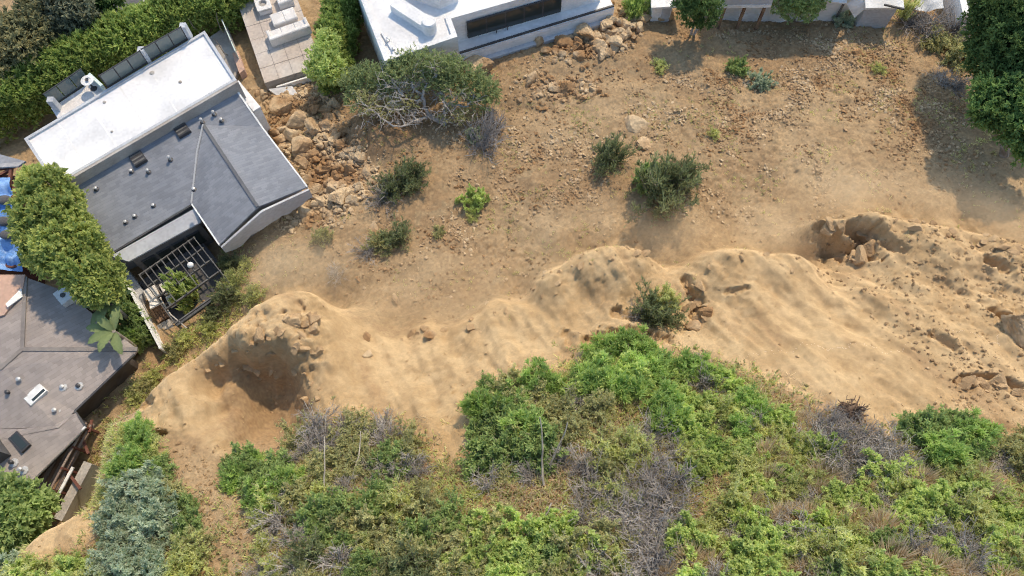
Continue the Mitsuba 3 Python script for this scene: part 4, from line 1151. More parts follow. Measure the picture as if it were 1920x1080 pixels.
for x, y, k, r, h, t in ((436, 500, 'wispy', .65, 1.0, 'dusty wispy shrub right of the pergola, below the torn gable'), (445, 530, 'weed', .7, .9, 'thin weed below the dusty wispy shrub by the pergola'),
                         (425, 565, 'wispy', .75, 1.1, 'wispy shrub at the lower right corner of the pergola'), (400, 590, 'wispy', .6, .8, 'grey shrub beside the thick dark edge beam of the pergola'),
                         (480, 560, 'weed', .7, .8, 'yellowish weed on the brow of the left sand mass'), (392, 622, 'weed', .6, .7, 'green weed on the sand brow below the pergola'),
                         (345, 640, 'weed', .55, .6, 'green weed below the pale pole of the pergola'), (325, 660, 'olive', .6, .7, 'small olive shrub near the lower end of the white fence'),
                         (290, 705, 'weed', .5, .6, 'weed on the bank left of the smooth sand face'), (268, 730, 'olive', .7, .7, 'olive shrub on the bank between eave and sand face'),
                         (255, 750, 'weed', .6, .6, 'lowest weed on the bank between eave and sand face'), (460, 500, 'weed', .5, .6, 'sparse weed uphill of the pergola in the dust'),
                         (1700, 45, 'dead', 1.1, 1.3, 'leftmost dead brush before the crumpled grey sheet'), (1735, 62, 'dead', 1.4, 1.6, 'middle dead brush before the crumpled grey sheet'),
                         (1785, 70, 'dead', 1.3, 1.9, 'dead brush against the white wall slabs'), (1750, 85, 'olive', 1.0, 1.0, 'dark olive shrub under the dead brush at the top right'),
                         (1795, 110, 'olive', 1.2, 1.3, 'dark olive shrub at the foot of the big dark tree'), (1785, 165, 'dead', 1.0, .9, 'dead brush in the shade left of the big dark tree'),
                         (1760, 150, 'dead', .8, .6, 'low dead brush in the brown shaded ground')):
    gplant(k, x, y, r, h, t)
gplant('lime', 362, 562, .95, 2.7, 'yellow green bush growing up through the pergola grid', lean=(-.1, 0))
gplant('vivid', 1190, 22, 1.0, 2.0, 'strap leaved green plant between the white deck and the small shed')

# --- the thicket on the upper hill
ZONES = [
    ('along the cut bank at the left', [(228, 808), (262, 805), (296, 850), (310, 885), (260, 900), (225, 890)], dict(vivid=5, green=2, sage=1, weed=2), 13, (.55, .85)),
    ('in the blue grey clump', [(228, 910), (280, 895), (315, 940), (305, 1095), (200, 1095), (215, 1000)], dict(sage=1), 26, (.6, 1.05)),
    ('left of the bare gully', [(325, 900), (360, 960), (380, 1090), (320, 1090), (325, 960)], dict(weed=3, olive=2, green=1), 7, (.5, .8)),
    ('in the lower left corner', [(-20, 1082), (60, 1072), (165, 1062), (185, 1120), (-20, 1120)], dict(lime=4, sage=1, weed=2), 11, (.6, .95)),
    ('right of the bare gully', [(420, 870), (500, 865), (555, 900), (540, 950), (450, 930)], dict(green=3, vivid=2, dead=1), 11, (.55, .9)),
    ('left of the sand chute', [(545, 830), (600, 795), (700, 785), (765, 825), (790, 900), (700, 900), (560, 880)], dict(dead=5, olive=3, green=2), 24, (.6, 1.0)),
    ('in the dark bottom mass', [(480, 960), (560, 900), (795, 910), (860, 975), (840, 1100), (460, 1100)], dict(olive=4, green=3, dead=2, weed=2, wispy=2), 46, (.45, 1.0)),
    ('at the right lip of the sand chute', [(890, 760), (910, 740), (1060, 700), (1060, 860), (900, 880)], dict(green=4, olive=2, vivid=1), 19, (.65, 1.05)),
    ('crowning the brow at the middle', [(1080, 690), (1110, 655), (1210, 655), (1250, 690), (1220, 740), (1080, 740)], dict(vivid=2, lime=1), 15, (.55, 1.1)),
    ('in the brown hollow at the middle', [(1000, 770), (1130, 750), (1150, 860), (1090, 900), (890, 920), (880, 890)], dict(dead=4, olive=3, green=1), 15, (.55, .9)),
    ('in the bottom grey patch', [(1090, 880), (1260, 800), (1290, 900), (1240, 1090), (1100, 1090), (1080, 980)], dict(dead=8, olive=1, lime=1, weed=1), 34, (.6, 1.0)),
    ('at the bottom middle', [(850, 1000), (960, 990), (1090, 1000), (1100, 1100), (840, 1100)], dict(lime=4, olive=2, green=1), 18, (.6, .95)),
    ('below the right brow', [(1245, 690), (1310, 680), (1430, 730), (1410, 860), (1280, 900), (1240, 800)], dict(vivid=4, lime=5, weed=3, dead=2), 34, (.4, .9)),
    ('in the pale weedy band', [(1400, 760), (1500, 780), (1560, 900), (1500, 1000), (1370, 1000), (1390, 880)], dict(weed=6, lime=4, straw=9, vivid=1), 38, (.35, .8)),
    ('in the dark tangle at right', [(1500, 800), (1560, 780), (1700, 850), (1690, 890), (1560, 890)], dict(dead=1), 16, (.6, 1.0)),
    ('below the right sand slope', [(1705, 810), (1760, 790), (1830, 800), (1820, 860), (1730, 870)], dict(green=3, vivid=1), 8, (.7, 1.0)),
    ('in the lower right', [(1500, 900), (1700, 890), (1850, 900), (1940, 990), (1940, 1100), (1500, 1100)], dict(lime=8, weed=4, straw=4, dead=3, green=1), 74, (.35, .9)),
    ('along the bottom right of the thicket', [(1250, 990), (1370, 950), (1500, 1000), (1500, 1100), (1240, 1100)], dict(lime=6, weed=3, straw=3, dead=1), 30, (.35, .85)),
    ('at the right edge under the sand', [(1850, 840), (1940, 830), (1940, 900), (1880, 890)], dict(olive=3, dead=1), 6, (.6, .9)),
]
PLURAL = {k: WORDS[k][0] + ('es' if k in ('vivid', 'lime') else '' if k == 'dead' else 's') for k in WORDS}
ORD = ['first', 'second', 'third', 'fourth', 'fifth', 'sixth', 'seventh', 'eighth', 'ninth', 'tenth', 'eleventh', 'twelfth', 'thirteenth', 'fourteenth', 'fifteenth', 'sixteenth', 'seventeenth', 'eighteenth', 'nineteenth', 'twentieth'] + ['%dth' % i for i in range(21, 60)]
QUEUE = {}
for where, px, mixk, n, rr in ZONES:
    P = shapely.Polygon(px)
    x0, y0, x1, y1 = P.bounds
    ks, w = list(mixk), np.array(list(mixk.values()), float)
    got, tries = [], 0
    while len(got) < n and tries < 4000:
        tries += 1
        q = (CLR.uniform(x0, x1), CLR.uniform(y0, y1))
        lim = .8 * math.sqrt(P.area / n) * (1 - tries / 5000)
        if P.contains(shapely.Point(q)) and all((q[0] - g[0]) ** 2 + (q[1] - g[1]) ** 2 > lim * lim for g in got):
            got.append(q)
    for q in got:
        k = ks[CLR.choice(len(ks), p=w / w.sum())]
        r = CLR.uniform(*rr)
        p = hit(*q)
        key = plant(k, p, r, r * CLR.uniform(.75, 1.25) * (1.2 if k in ('vivid', 'weed') else 1), '', f'{PLURAL[k]} {where}', lean=tuple(CLR.normal(0, .12, 2)))
        QUEUE.setdefault((k, where), []).append((q[0], key))
for (k, where), rows in QUEUE.items():
    rows.sort()
    for i, (x, key) in enumerate(rows):
        o_ = (ORD[i] + ' from left' if i < (len(rows) + 1) // 2 else ORD[len(rows) - 1 - i] + ' from right') if len(rows) > 1 else 'only'
        labels[key]['label'] = f'{WORDS[k][0]} {where}' + (f', {o_}' if len(rows) > 1 else '')

# low weeds and dry blades under the shrubs
rngw = np.random.default_rng(5)


def scatter(n, grid):
    """n points of the ground, drawn with the grid as density."""
    w = grid.ravel() / grid.sum()
    i = rngw.choice(len(w), n, p=w)
    x, y = gx[i % len(gx)] + rngw.uniform(-ST, ST, n), gy[i // len(gx)] + rngw.uniform(-ST, ST, n)
    return np.stack([x, y, gz(x, y)], 1)


def cover(name, n, grid, L, W, mat, label, catg, up=1.0, per=6):
    c = scatter(n, grid)
    base = np.repeat(c, per, axis=0) + rngw.normal(0, .05, (n * per, 3)) * [1, 1, 0]
    base[:, 2] = gz(base[:, 0], base[:, 1]) - .01
    d = rngw.normal(0, .6, (n * per, 3)) + [0, 0, up]
    v, f, uv = leafset(base, d, L, W, rngw, np.repeat(rngw.uniform(0, 1, n), per))
    key = thing(name, label, catg, kind='stuff')
    scene[key] = mikit.ply((v, f), mat, uv=uv)


patchy = np.clip(nz(.5, .5, 91, 0, 3) * 2 - .5, 0, 1)
cover('weeds', 15000, VEGS * patchy + .25 * VEGS, .30, .05, 'mat_leaf_weed', 'low pale green weeds covering the soil between the shrubs of the hilltop', 'weeds')
cover('grass', 8000, VEGS * (1.1 - patchy), .34, .035, 'mat_leaf_straw', 'dry straw coloured grass between the shrubs of the hilltop', 'grass')
cover('ground_cover', 9000, VEGS, .16, .09, 'mat_leaf_olive', 'low olive ground cover under the shrubs of the hilltop', 'ground cover')
low = mask_of([(500, 120), (900, 130), (1900, 60), (1900, 380), (1300, 430), (900, 520), (620, 500), (500, 420)], 2.0)
cover('sparse_weeds', 1500, low * np.clip(patchy - .45, 0, 1), .16, .03, 'mat_leaf_weed', 'sparse greyish weeds on the stony slope', 'weeds', per=7)
cover('yard_weeds', 600, mask_of([(400, 480), (470, 480), (480, 560), (400, 640), (310, 700), (250, 770), (235, 750), (330, 640), (420, 580)], .4), .25, .05, 'mat_leaf_weed', 'weeds along the bank beside the pergola', 'weeds')


# --- trees
def crown_leaves(clumps, dens, L, W, rng, up=.5, per=8, spray=.3, shell=.55):
    """Sprays of leaves through the clumps' volume, thicker towards the outside. clumps: (centre, radii)."""
    out = []
    for c, r in clumps:
        c, r = np.asarray(c, float), np.broadcast_to(np.asarray(r, float), 3)
        n = int(dens * (r[0] * r[1] * r[2]) ** (2 / 3))
        d = unit(rng.normal(size=(n, 3)))
        lump_ = .75 + .5 * meshkit.noise(d * 2.2 + c, 3)
        q = c + d * r * (rng.uniform(shell, 1, n) * lump_)[:, None]
        sd = unit(d / r * r.mean() + rng.normal(0, .5, (n, 3)) + [0, 0, up])
        ton = np.clip(.5 + rng.normal(0, .2, n) + rng.normal(0, .12), 0, 1)
        pos = np.repeat(q, per, 0) + np.repeat(sd, per, 0) * rng.uniform(0, spray, (n * per, 1))
        dd = np.repeat(sd, per, 0) * .7 + rng.normal(0, .6, (n * per, 3))
        out.append(leafset(pos, dd, L, W, rng, np.repeat(ton, per)))
    return join(out)


def limb(a, b, rng, wig=.12, n=6):
    s = np.linspace(0, 1, n)[:, None]
    ln = np.linalg.norm(np.subtract(b, a))
    return lerp(np.asarray(a)[None], np.asarray(b)[None], s) + rng.normal(0, wig * ln * .25, (n, 3)) * np.sin(s * math.pi) + [0, 0, 0.0]


def tree(name, label, catg, base, clumps, mat, L, W, dens, seed, trunk_r=.2, bark='mat_bark', fork=.45, group=None, **kw):
    rng = np.random.default_rng(seed)
    key = thing(name, label, catg, group)
    base = np.asarray(base, float)
    ctrs = np.array([c for c, r in clumps], float)
    top = ctrs.mean(0)
    fk = lerp(base, top, fork)
    part(key, 'trunk', tube(limb(base - [0, 0, .3], fk, rng, .15), trunk_r, trunk_r * .7, 9), bark, smooth=True)
    ls = []
    for c, r in clumps:
        ls.append((limb(fk, c, rng, .2), trunk_r * .45, trunk_r * .12))
        for _ in range(4):
            e = np.asarray(c) + unit(rng.normal(size=3)) * np.broadcast_to(r, 3) * .7
            ls.append((limb(c, e, rng, .2, 4), trunk_r * .14, trunk_r * .05))
    part(key, 'branches', tubes(ls, 5), bark)
    m, uv = crown_leaves(clumps, dens, L, W, rng, **kw)
    part(key, 'crown', m, mat, uv=uv)
    return key


def clump(px, py, z, r):
    return (at(px, py, z), r)


# light green tree between the houses
rc = np.random.default_rng(12)
cl = [clump(x, y, z, r) for x, y, z, r in ((68, 345, 5.5, 0.80), (96, 350, 5.8, 0.88), (61, 395, 5.7, 0.88), (101, 400, 6.1, 0.96), (136, 420, 5.5, 0.80), (66, 445, 5.4, 0.88), (106, 455, 6.0, 1.04), (156, 455, 5.5, 0.88), (101, 484, 5.6, 0.88),
                                           (146, 505, 5.7, 0.96), (191, 510, 5.2, 0.80), (162, 532, 5.5, 0.72), (181, 545, 5.3, 0.72), (211, 535, 4.8, 0.64), (51, 420, 4.9, 0.64), (166, 480, 4.7, 0.96), (126, 380, 4.9, 0.80), (81, 480, 4.8, 0.80))]
tree('leafy_tree', 'dense light green tree between the grey roofed house and the blue tarpaulin', 'tree', [*at(150, 480, .4)], cl, 'mat_leaf_column', .24, .15, 300, 12, .22, shell=.6)
# lower left tree
cl = [clump(x, y, z, r) for x, y, z, r in ((5, 927, 5.2, 0.76), (35, 937, 5.3, 0.76), (10, 967, 5.6, 0.92), (50, 962, 5.2, 0.76), (75, 947, 4.8, 0.59), (-5, 997, 5.4, 0.84), (35, 997, 5.3, 0.76), (-30, 952, 5.2, 0.92), (10, 1022, 5.0, 0.67), (60, 977, 4.6, 0.50))]
tree('broadleaf_tree', 'dark green broad leaved tree at the left edge below the brown roofed house', 'tree', [*at(60, 985, 1.6)], cl, 'mat_leaf_green', .26, .17, 300, 13, .2, shell=.5)
# windswept tree
WT = thing('windswept_tree', 'windswept tree with bare pale branches and leaning crown beside the white house', 'tree')
rwt = np.random.default_rng(31)
g = hit(838, 238)


def pl(*r):
    p = np.array([at(*q) for q in r])
    s = np.linspace(0, 1, len(p) * 3)
    t = np.linspace(0, 1, len(p))
    return np.stack([np.interp(s, t, p[:, c]) for c in range(3)], 1) + rwt.normal(0, .035, (len(s), 3))


trunk = pl((840, 240, g[2] - .4), (828, 230, g[2] + .15), (806, 217, g[2] + .6), (796, 200, g[2] + 1.1), (793, 178, g[2] + 1.7), (800, 155, 4.2))
part(WT, 'trunk', tube(trunk, .17, .07, 8), 'mat_bark_pale', smooth=True)
lines = []
for rows, a, b in ((((806, 217, 2.5), (780, 226, 2.9), (755, 237, 3.1), (738, 236, 3.3)), .09, .04), (((793, 178, 3.4), (780, 168, 3.7), (771, 158, 4.0), (775, 140, 4.4), (777, 130, 4.6)), .08, .03),
                   (((794, 190, 3.2), (770, 186, 3.5), (745, 184, 3.8), (728, 178, 3.9)), .06, .03), (((755, 180, 3.8), (742, 160, 4.1), (734, 145, 4.4)), .06, .03), (((745, 165, 4.0), (722, 160, 4.2)), .045, .025),
                   (((834, 232, 2.2), (836, 205, 2.9), (832, 180, 3.6), (820, 165, 4.1)), .10, .05), (((835, 200, 3.0), (850, 190, 3.5), (862, 175, 3.9)), .07, .03), (((840, 195, 3.0), (875, 200, 3.1), (888, 185, 3.4), (890, 170, 3.6)), .07, .03),
                   (((738, 236, 3.2), (715, 222, 3.4), (695, 205, 3.5), (672, 190, 3.6)), .05, .03), (((755, 205, 3.5), (730, 205, 3.6), (705, 195, 3.8)), .045, .02), (((820, 150, 4.3), (816, 135, 4.6)), .05, .03)):
    ln_ = pl(*rows)
    lines.append((ln_, a, b))
    for _ in range(9):
        i = rwt.integers(2, len(ln_))
        e = ln_[i] + unit(rwt.normal(0, 1, 3) + [-.3, .3, .3]) * rwt.uniform(.4, 1.1)
        m_ = limb(ln_[i], e, rwt, .35, 4)
        lines.append((m_, b * .8, b * .4))
        for _ in range(3):
            e2 = m_[rwt.integers(1, 4)] + unit(rwt.normal(0, 1, 3)) * rwt.uniform(.25, .6)
            lines.append((limb(m_[2], e2, rwt, .3, 3), b * .45, b * .25))
part(WT, 'branches', tubes(lines, 5), 'mat_bark_pale')
tw = []
for _ in range(260):
    a_ = at(rwt.uniform(668, 890), rwt.uniform(165, 232), rwt.uniform(2.3, 3.6))
    tw.append((limb(a_, a_ + unit(rwt.normal(0, 1, 3) * [1, 1, .6]) * rwt.uniform(.4, .9), rwt, .5, 4), .02, .01))
part(WT, 'twigs', tubes(tw, 3), 'mat_twig_grey', kind='stuff')
cl = [clump(x, y, z, r) for x, y, z, r in ((668, 156, 3.5, (1.0, .8, .6)), (695, 141, 3.8, (1.0, .7, .6)), (725, 146, 4.0, (.9, .6, .55)), (755, 134, 4.3, (.9, .8, .6)), (785, 116, 4.5, (1.1, .8, .6)), (815, 126, 4.4, (1.1, .9, .6)),
                                           (845, 131, 4.2, (1.0, .9, .6)), (870, 146, 3.9, (1.0, .8, .6)), (895, 164, 3.5, (1.0, .8, .6)), (915, 171, 3.1, (.7, .6, .5)), (850, 166, 3.9, (.9, .8, .5)), (800, 151, 4.1, (.7, .6, .4)),
                                           (665, 186, 3.1, (.5, .6, .4)), (905, 191, 3.0, (.7, .5, .4)), (760, 116, 4.3, (.6, .5, .4)), (730, 171, 3.6, (.5, .5, .3)))]
m, uv = crown_leaves(cl, 330, .17, .07, rwt, up=.6)
part(WT, 'crown', m, 'mat_leaf_wind', uv=uv)
cl = [clump(x, y, z, r) for x, y, z, r in ((690, 190, 3.4, (.9, .8, .5)), (720, 200, 3.2, (.9, .7, .4)), (760, 190, 3.2, (.8, .6, .4)), (850, 215, 2.9, (.8, .5, .3)), (880, 210, 2.9, (.6, .5, .3)))]
m, uv = crown_leaves(cl, 240, .15, .06, rwt, up=.2)
part(WT, 'inner_leaves', m, 'mat_leaf_olive', uv=uv)

# big trees at the right edge
cl = [clump(x, y, z, r) for x, y, z, r in ((1864, 20, 6.4, 1.35), (1904, 10, 7.4, 1.53), (1944, 30, 7.9, 1.71), (1864, 65, 5.9, 1.35), (1909, 75, 6.9, 1.53), (1954, 90, 7.4, 1.62), (1854, 110, 5.2, 1.17), (1894, 125, 5.9, 1.35), (1939, 145, 6.4, 1.44),
                                           (1869, 150, 4.6, 0.99), (1874, -25, 6.4, 1.35), (1924, -40, 7.4, 1.53), (1984, 60, 7.4, 1.62))]
tree('dense_tree', 'tall dense dark green tree at the right edge, its shade on the brown slope', 'tree', [*at(1870, 190, .9)], cl, 'mat_leaf_dark', .22, .11, 330, 41, .4, up=.9, shell=.5)
cl = [clump(x, y, z, r) for x, y, z, r in ((1849, 174, 6.0, 0.75), (1901, 166, 6.5, 0.67), (1927, 171, 6.2, 0.81), (1842, 208, 5.8, 0.67), (1887, 195, 5.5, 0.72), (1928, 208, 6.6, 1.04), (1954, 211, 6.7, 1.00), (1861, 221, 5.6, 0.59), (1911, 243, 6.0, 0.99), (1949, 264, 5.6, 1.00), (1988, 169, 5.7, 1.01), (1935, 284, 5.5, 0.73))]
tree('leafy_tree', 'lighter green leafy tree in front of the tall dark tree at the right edge', 'tree', [*at(1880, 300, 2.0)], cl, 'mat_leaf_fresh', .24, .15, 300, 42, .3, shell=.3)
# behind the fence at the top right
cl = [clump(x, y, z, r) for x, y, z, r in ((1285, 5, 4.2, 0.68), (1310, -5, 4.6, 0.75), (1335, 10, 4.0, 0.61), (1300, 30, 2.8, 0.61), (1325, 30, 2.8, 0.61), (1290, -25, 4.6, 0.75))]
kx = tree('dark_tree', 'dark tree with two thin bare stems between the shed and the balcony slab', 'tree', [*hit(1297, 62)], cl, 'mat_leaf_dark', .2, .1, 330, 43, .09, bark='mat_bark_pale')
part(kx, 'stem', tube([hit(1300, 65) - [0, 0, .2], at(1318, 35, 2.6), at(1343, -2, 4.4)], .09, .06, 7), 'mat_bark_pale')
cl = [clump(x, y, z, r) for x, y, z, r in ((1462, 5, 2.6, 0.61), (1490, 0, 2.8, 0.61), (1515, 5, 2.6, 0.61), (1535, 0, 2.4, 0.48), (1480, 22, 1.8, 0.41), (1515, 20, 1.8, 0.48))]
tree('dark_bush', 'dark green bush at the top edge between balcony slab and ribbed roof panel', 'bush', [*hit(1490, 40)], cl, 'mat_leaf_green', .18, .09, 300, 44, .08)
# garden trees in the top left corner
for k, (lab, bs, rows, mt) in enumerate((
        ('dark garden tree in the top left corner', (110, 90), ((30, 60, 3.0, 1.1), (60, 40, 3.2, 1.1), (10, 95, 2.8, 1.0), (40, 90, 3.0, 1.0), (0, 130, 2.4, 1.0), (70, 70, 2.8, .9)), 'mat_leaf_shade'),
        ('grey green garden tree beside the road at the top left', (150, 80), ((105, 15, 3.0, 1.2), (140, 15, 3.0, 1.1), (95, 45, 2.6, 1.0), (125, 45, 2.4, 1.0), (155, 30, 2.4, .9), (80, 0, 3.0, 1.2)), 'mat_leaf_dark2'),
        ('dark tree at the top edge above the road', (215, 30), ((180, -2, 2.4, .9), (200, -8, 2.4, .9), (165, -20, 2.6, 1.1)), 'mat_leaf_dark'))):
    tree('garden_tree', lab, 'tree', [*at(*bs, -1.2)], [clump(*r) for r in rows], mt, .24, .15, 250, 50 + k, .16, bark='mat_bark_pale')
for k, (px, py, r, t) in enumerate(((95, 78, .8, 'pale boulder in the dark garden beside the hedge'), (60, 100, 1.0, 'flat grey stone slab in the dark garden at the top left'), (160, 32, .7, 'pale stone under the garden tree by the road'))):
    mm = trimesh.creation.icosphere(2, 1.0)
    mm.vertices *= (.8 + .4 * meshkit.noise(mm.vertices * 1.6 + k, 2))[:, None] * [r * 1.2, r * .7, r * .5]
    single('garden_stone', mm.apply_translation(at(px, py, 0.2)), 'mat_concrete', t, 'stone', smooth=30)


# hedges: rows of upright shoots
def hedge(name, label, line, width, z0, z1, mat, n, seed, L=.3, W=.12):
    rng = np.random.default_rng(seed)
    key = thing(name, label, 'hedge')
    line = np.array([at(x, y, (z0 + z1) / 2) for x, y in line])
    t = np.linspace(0, 1, len(line))
    s = rng.uniform(0, 1, n)
    c = np.stack([np.interp(s, t, line[:, k]) for k in range(3)], 1)
    d = np.stack([np.interp(np.clip(s + .01, 0, 1), t, line[:, k]) - np.interp(np.clip(s - .01, 0, 1), t, line[:, k]) for k in range(3)], 1)
    d[:, 2] = 0
    d = unit(d)
    nn = np.stack([-d[:, 1], d[:, 0], d[:, 2]], 1)
    lump_ = .7 + .6 * meshkit.noise(c * [.9, .9, 0], seed)
    across = rng.uniform(-1, 1, n)
    h = rng.uniform(0, 1, n) ** .6
    top = z0 + (z1 - z0) * h * (1 - .25 * across ** 2) * (.75 + .25 * lump_)
    base = c + nn * (across * width / 2 * lump_)[:, None]
    base[:, 2] = top
    sd = np.stack([rng.normal(0, .25, n), rng.normal(0, .25, n), np.ones(n)], 1) + nn * (across * .5 * (1.2 - h))[:, None]
    per = 8
    pos = np.repeat(base, per, 0) + np.repeat(unit(sd), per, 0) * rng.uniform(0, .45, (n * per, 1))
    dd = np.repeat(unit(sd), per, 0) * .9 + rng.normal(0, .45, (n * per, 3))
    ton = np.clip(.5 + rng.normal(0, .22, n), 0, 1)
    v, f, uv = leafset(pos, dd, L, W, rng, np.repeat(ton, per))
    part(key, 'foliage', (v, f), mat, uv=uv)
    ls = []
    for k in range(int(np.linalg.norm(line[-1] - line[0]) / .5)):
        q = np.array([np.interp(rng.uniform(0, 1), t, line[:, j]) for j in range(3)])
        q[2] = z0
        ls.append((limb(q - [0, 0, .5], q + [rng.normal(0, .2), rng.normal(0, .2), (z1 - z0) * .85], rng), .05, .02))
    part(key, 'stems', tubes(ls, 5), 'mat_bark', kind='stuff')


hedge('tall_hedge', 'tall clipped bright green hedge running behind the white roof deck', [(-60, 225), (40, 180), (150, 122), (260, 74), (340, 34), (420, -4), (460, -34)], 3.0, -1.0, 2.5, 'mat_leaf_hedge', 13000, 61, .3, .11)
hedge('side_hedge', 'green hedge between the terrace and the white house', [(650, -20), (640, 30), (632, 80), (625, 130), (640, 160)], 2.0, -.4, 2.6, 'mat_leaf_hedge', 4200, 62, .26, .11)
tree('green_tree', 'fresh green small tree at the lower end of the side hedge', 'tree', [*at(628, 165, .3)], [clump(x, y, z, r) for x, y, z, r in ((610, 110, 2.8, .8), (600, 130, 2.5, .7), (620, 130, 2.8, .8), (615, 85, 2.8, .7))], 'mat_leaf_lime', .22, .1, 300, 63, .08)


# banana plants: large leaves, each a part
def banana(label, base, leaves, seed):
    rng = np.random.default_rng(seed)
    key = thing('banana_plant', label, 'banana plant')
    part(key, 'stem', tube([base - [0, 0, 1.8], base + [.05, .05, 1.2], base + [0, .1, 2.3]], .16, .09, 9), 'mat_bark')
    cpt = base + [0, .1, 2.2]
    for az, el, L, W in leaves:
        s = np.linspace(0, 1, 12)
        d = np.array([math.cos(az), math.sin(az)])
        rise, reach = math.sin(el) * L, math.cos(el) * L
        mid = np.stack([cpt[0] + d[0] * reach * s, cpt[1] + d[1] * reach * s, cpt[2] + rise * s * 1.6 - (rise * .6 + .25 * L) * s ** 2.2], 1)
        sd = np.array([-d[1], d[0], 0])
        wd = W * np.sin(np.clip(s * 1.05 - .03, 0, 1) * math.pi) ** .6 * .5
        wv = 1 + .12 * np.sin(s * 40 + rng.uniform(0, 6))
        lft_ = mid + sd * (wd * wv)[:, None] + np.array([0, 0, 1]) * (wd * .35)[:, None]
        rgt = mid - sd * (wd * wv)[:, None] + np.array([0, 0, 1]) * (wd * .35)[:, None]
        v = np.stack([lft_, mid, rgt], 1).reshape(-1, 3)
        f = []
        for i in range(11):
            a = i * 3
            f += [[a, a + 1, a + 4], [a, a + 4, a + 3], [a + 1, a + 2, a + 5], [a + 1, a + 5, a + 4]]
        uv = np.stack([np.tile([.75, .95, .55], 12) - .1 * rng.uniform(), np.full(36, rng.uniform(0, .9))], 1)
        part(key, 'leaf', (v, np.array(f)), 'mat_leaf_banana', smooth=True, uv=uv)


bl_ = [(a + .2, e, L, W) for a, e, L, W in ((.3, .5, 1.5, .42), (1.2, .7, 1.4, .4), (1.8, .4, 1.6, .42), (2.5, .5, 1.5, .42), (3.2, .6, 1.5, .4), (4.0, .4, 1.5, .45), (4.6, .8, 1.3, .4), (5.3, .5, 1.5, .42), (2.7, 1.0, 1.2, .35), (.8, .9, 1.2, .35))]
banana('large leaved banana plant between the air conditioning box and the white fence', np.array([*at(206, 574, 4.0)[:2], 1.7]), bl_, 71)
banana('darker banana plant overhanging the brown roof corner', np.array([*at(214, 626, 4.2)[:2], 2.0]), [(a + 1.0, e - .1, L * .95, W * 1.15) for a, e, L, W in bl_[:6]], 72)
for x, y, k, r, h, t in ((255, 610, 'green', 1.0, 2.2, 'green shrub between the banana plants and the white fence'), (270, 640, 'green', .8, 1.6, 'low green shrub at the lower end of the white fence'),
                         (235, 570, 'green', .9, 2.4, 'dark green shrub behind the upper end of the white fence'), (245, 650, 'vivid', .8, 1.6, 'feathery plant beside the corner of the brown roof')):
    gplant(k, x, y, r, h, t)

# standing and fallen bare stems in the thicket
for rows, a, b, t in ((((603, 935, 11.2), (605, 880, 11.3), (604, 815, 11.0)), .045, .03, 'thin straight pale stick left of the sand chute'),
                      (((1022, 905, 12.4), (1018, 860, 12.6), (1019, 820, 13.2), (1013, 775, 13.8)), .06, .025, 'left of two pale bare stems in the brown hollow'),
                      (((1030, 880, 12.0), (1042, 840, 12.6), (1060, 810, 13.0), (1066, 785, 13.4)), .05, .025, 'right and forked one of two pale bare stems in the brown hollow'),
                      (((655, 890, 11.0), (665, 850, 11.0), (670, 800, 10.6)), .045, .025, 'pale leaning stick at the dead brush left of the sand chute'),
                      (((1160, 1080, 14.4), (1150, 1050, 14.4), (1125, 1020, 14.3), (1118, 1010, 14.2)), .05, .03, 'pale forked fallen branch at the bottom middle'),
                      (((1150, 1045, 14.4), (1180, 1040, 14.4), (1195, 1045, 14.3)), .04, .02, 'short pale branch crossing the forked fallen branch'),
                      (((1015, 1000, 13.4), (1022, 970, 13.5), (1035, 940, 13.6)), .05, .03, 'pale dead stem below the brown hollow'),
                      (((1540, 860, 11.9), (1570, 868, 12.0), (1600, 868, 12.1)), .07, .04, 'pale branch lying across the dark dead tangle'),
                      (((1545, 815, 11.2), (1565, 835, 11.6), (1590, 865, 11.9)), .06, .03, 'long grey branch in the middle of the dark dead tangle'),
                      (((1595, 800, 11.0), (1608, 820, 11.3), (1625, 845, 11.6)), .05, .03, 'grey branch at the upper side of the dark dead tangle')):
    P = np.array([at(*r) for r in rows])
    d = hit(rows[0][0], rows[0][1])[2] - P[0, 2]
    P[:, 2] += max(d + .1, -.4) if d > -.6 else d + .3
    s, tt = np.linspace(0, 1, 9), np.linspace(0, 1, len(P))
    P = np.stack([np.interp(s, tt, P[:, k]) for k in range(3)], 1) + np.random.default_rng(len(t)).normal(0, .02, (9, 3))
    key = thing('bare_stem', t, 'branch')
    scene[key] = mikit.ply(tube(P, a * .8, b * .7, 6), 'mat_bark_stem')
# root stump at the sand edge
rs = np.random.default_rng(8)
p = hit(1583, 768)
st = thing('root_stump', 'dark upturned root stump at the edge of the right sand slope', 'stump')
part(st, 'bole', tube(limb(p - [0, 0, .3], p + [.25, -.25, .4], rs, .2), .42, .3, 10), 'mat_clod_dark', smooth=True)
part(st, 'roots', tubes([(limb(p + [.15, -.15, .25], p + [.2, -.2, .25] + unit(rs.normal(0, 1, 3) * [1, 1, .5]) * rs.uniform(.4, .8), rs, .5), .05, .015) for _ in range(70)], 4), 'mat_clod_dark', kind='stuff')
# ---------------------------------------------------------------- rocks
def rock(seed, sub=2, cuts=16, squash=(1, .8, .62)):
    rng = np.random.default_rng(seed)
    m = trimesh.creation.icosphere(sub, 1.0)
    n = unit(rng.normal(size=(cuts, 3)))
    d = rng.uniform(.48, .92, cuts)
    c = m.vertices @ n.T
    r = np.min(np.where(c > .05, d / np.maximum(c, .05), 9), axis=1)
    m.vertices = m.vertices * np.minimum(r, 1.15)[:, None] * squash
    m.vertices += .016 * rng.normal(size=m.vertices.shape)
    return m


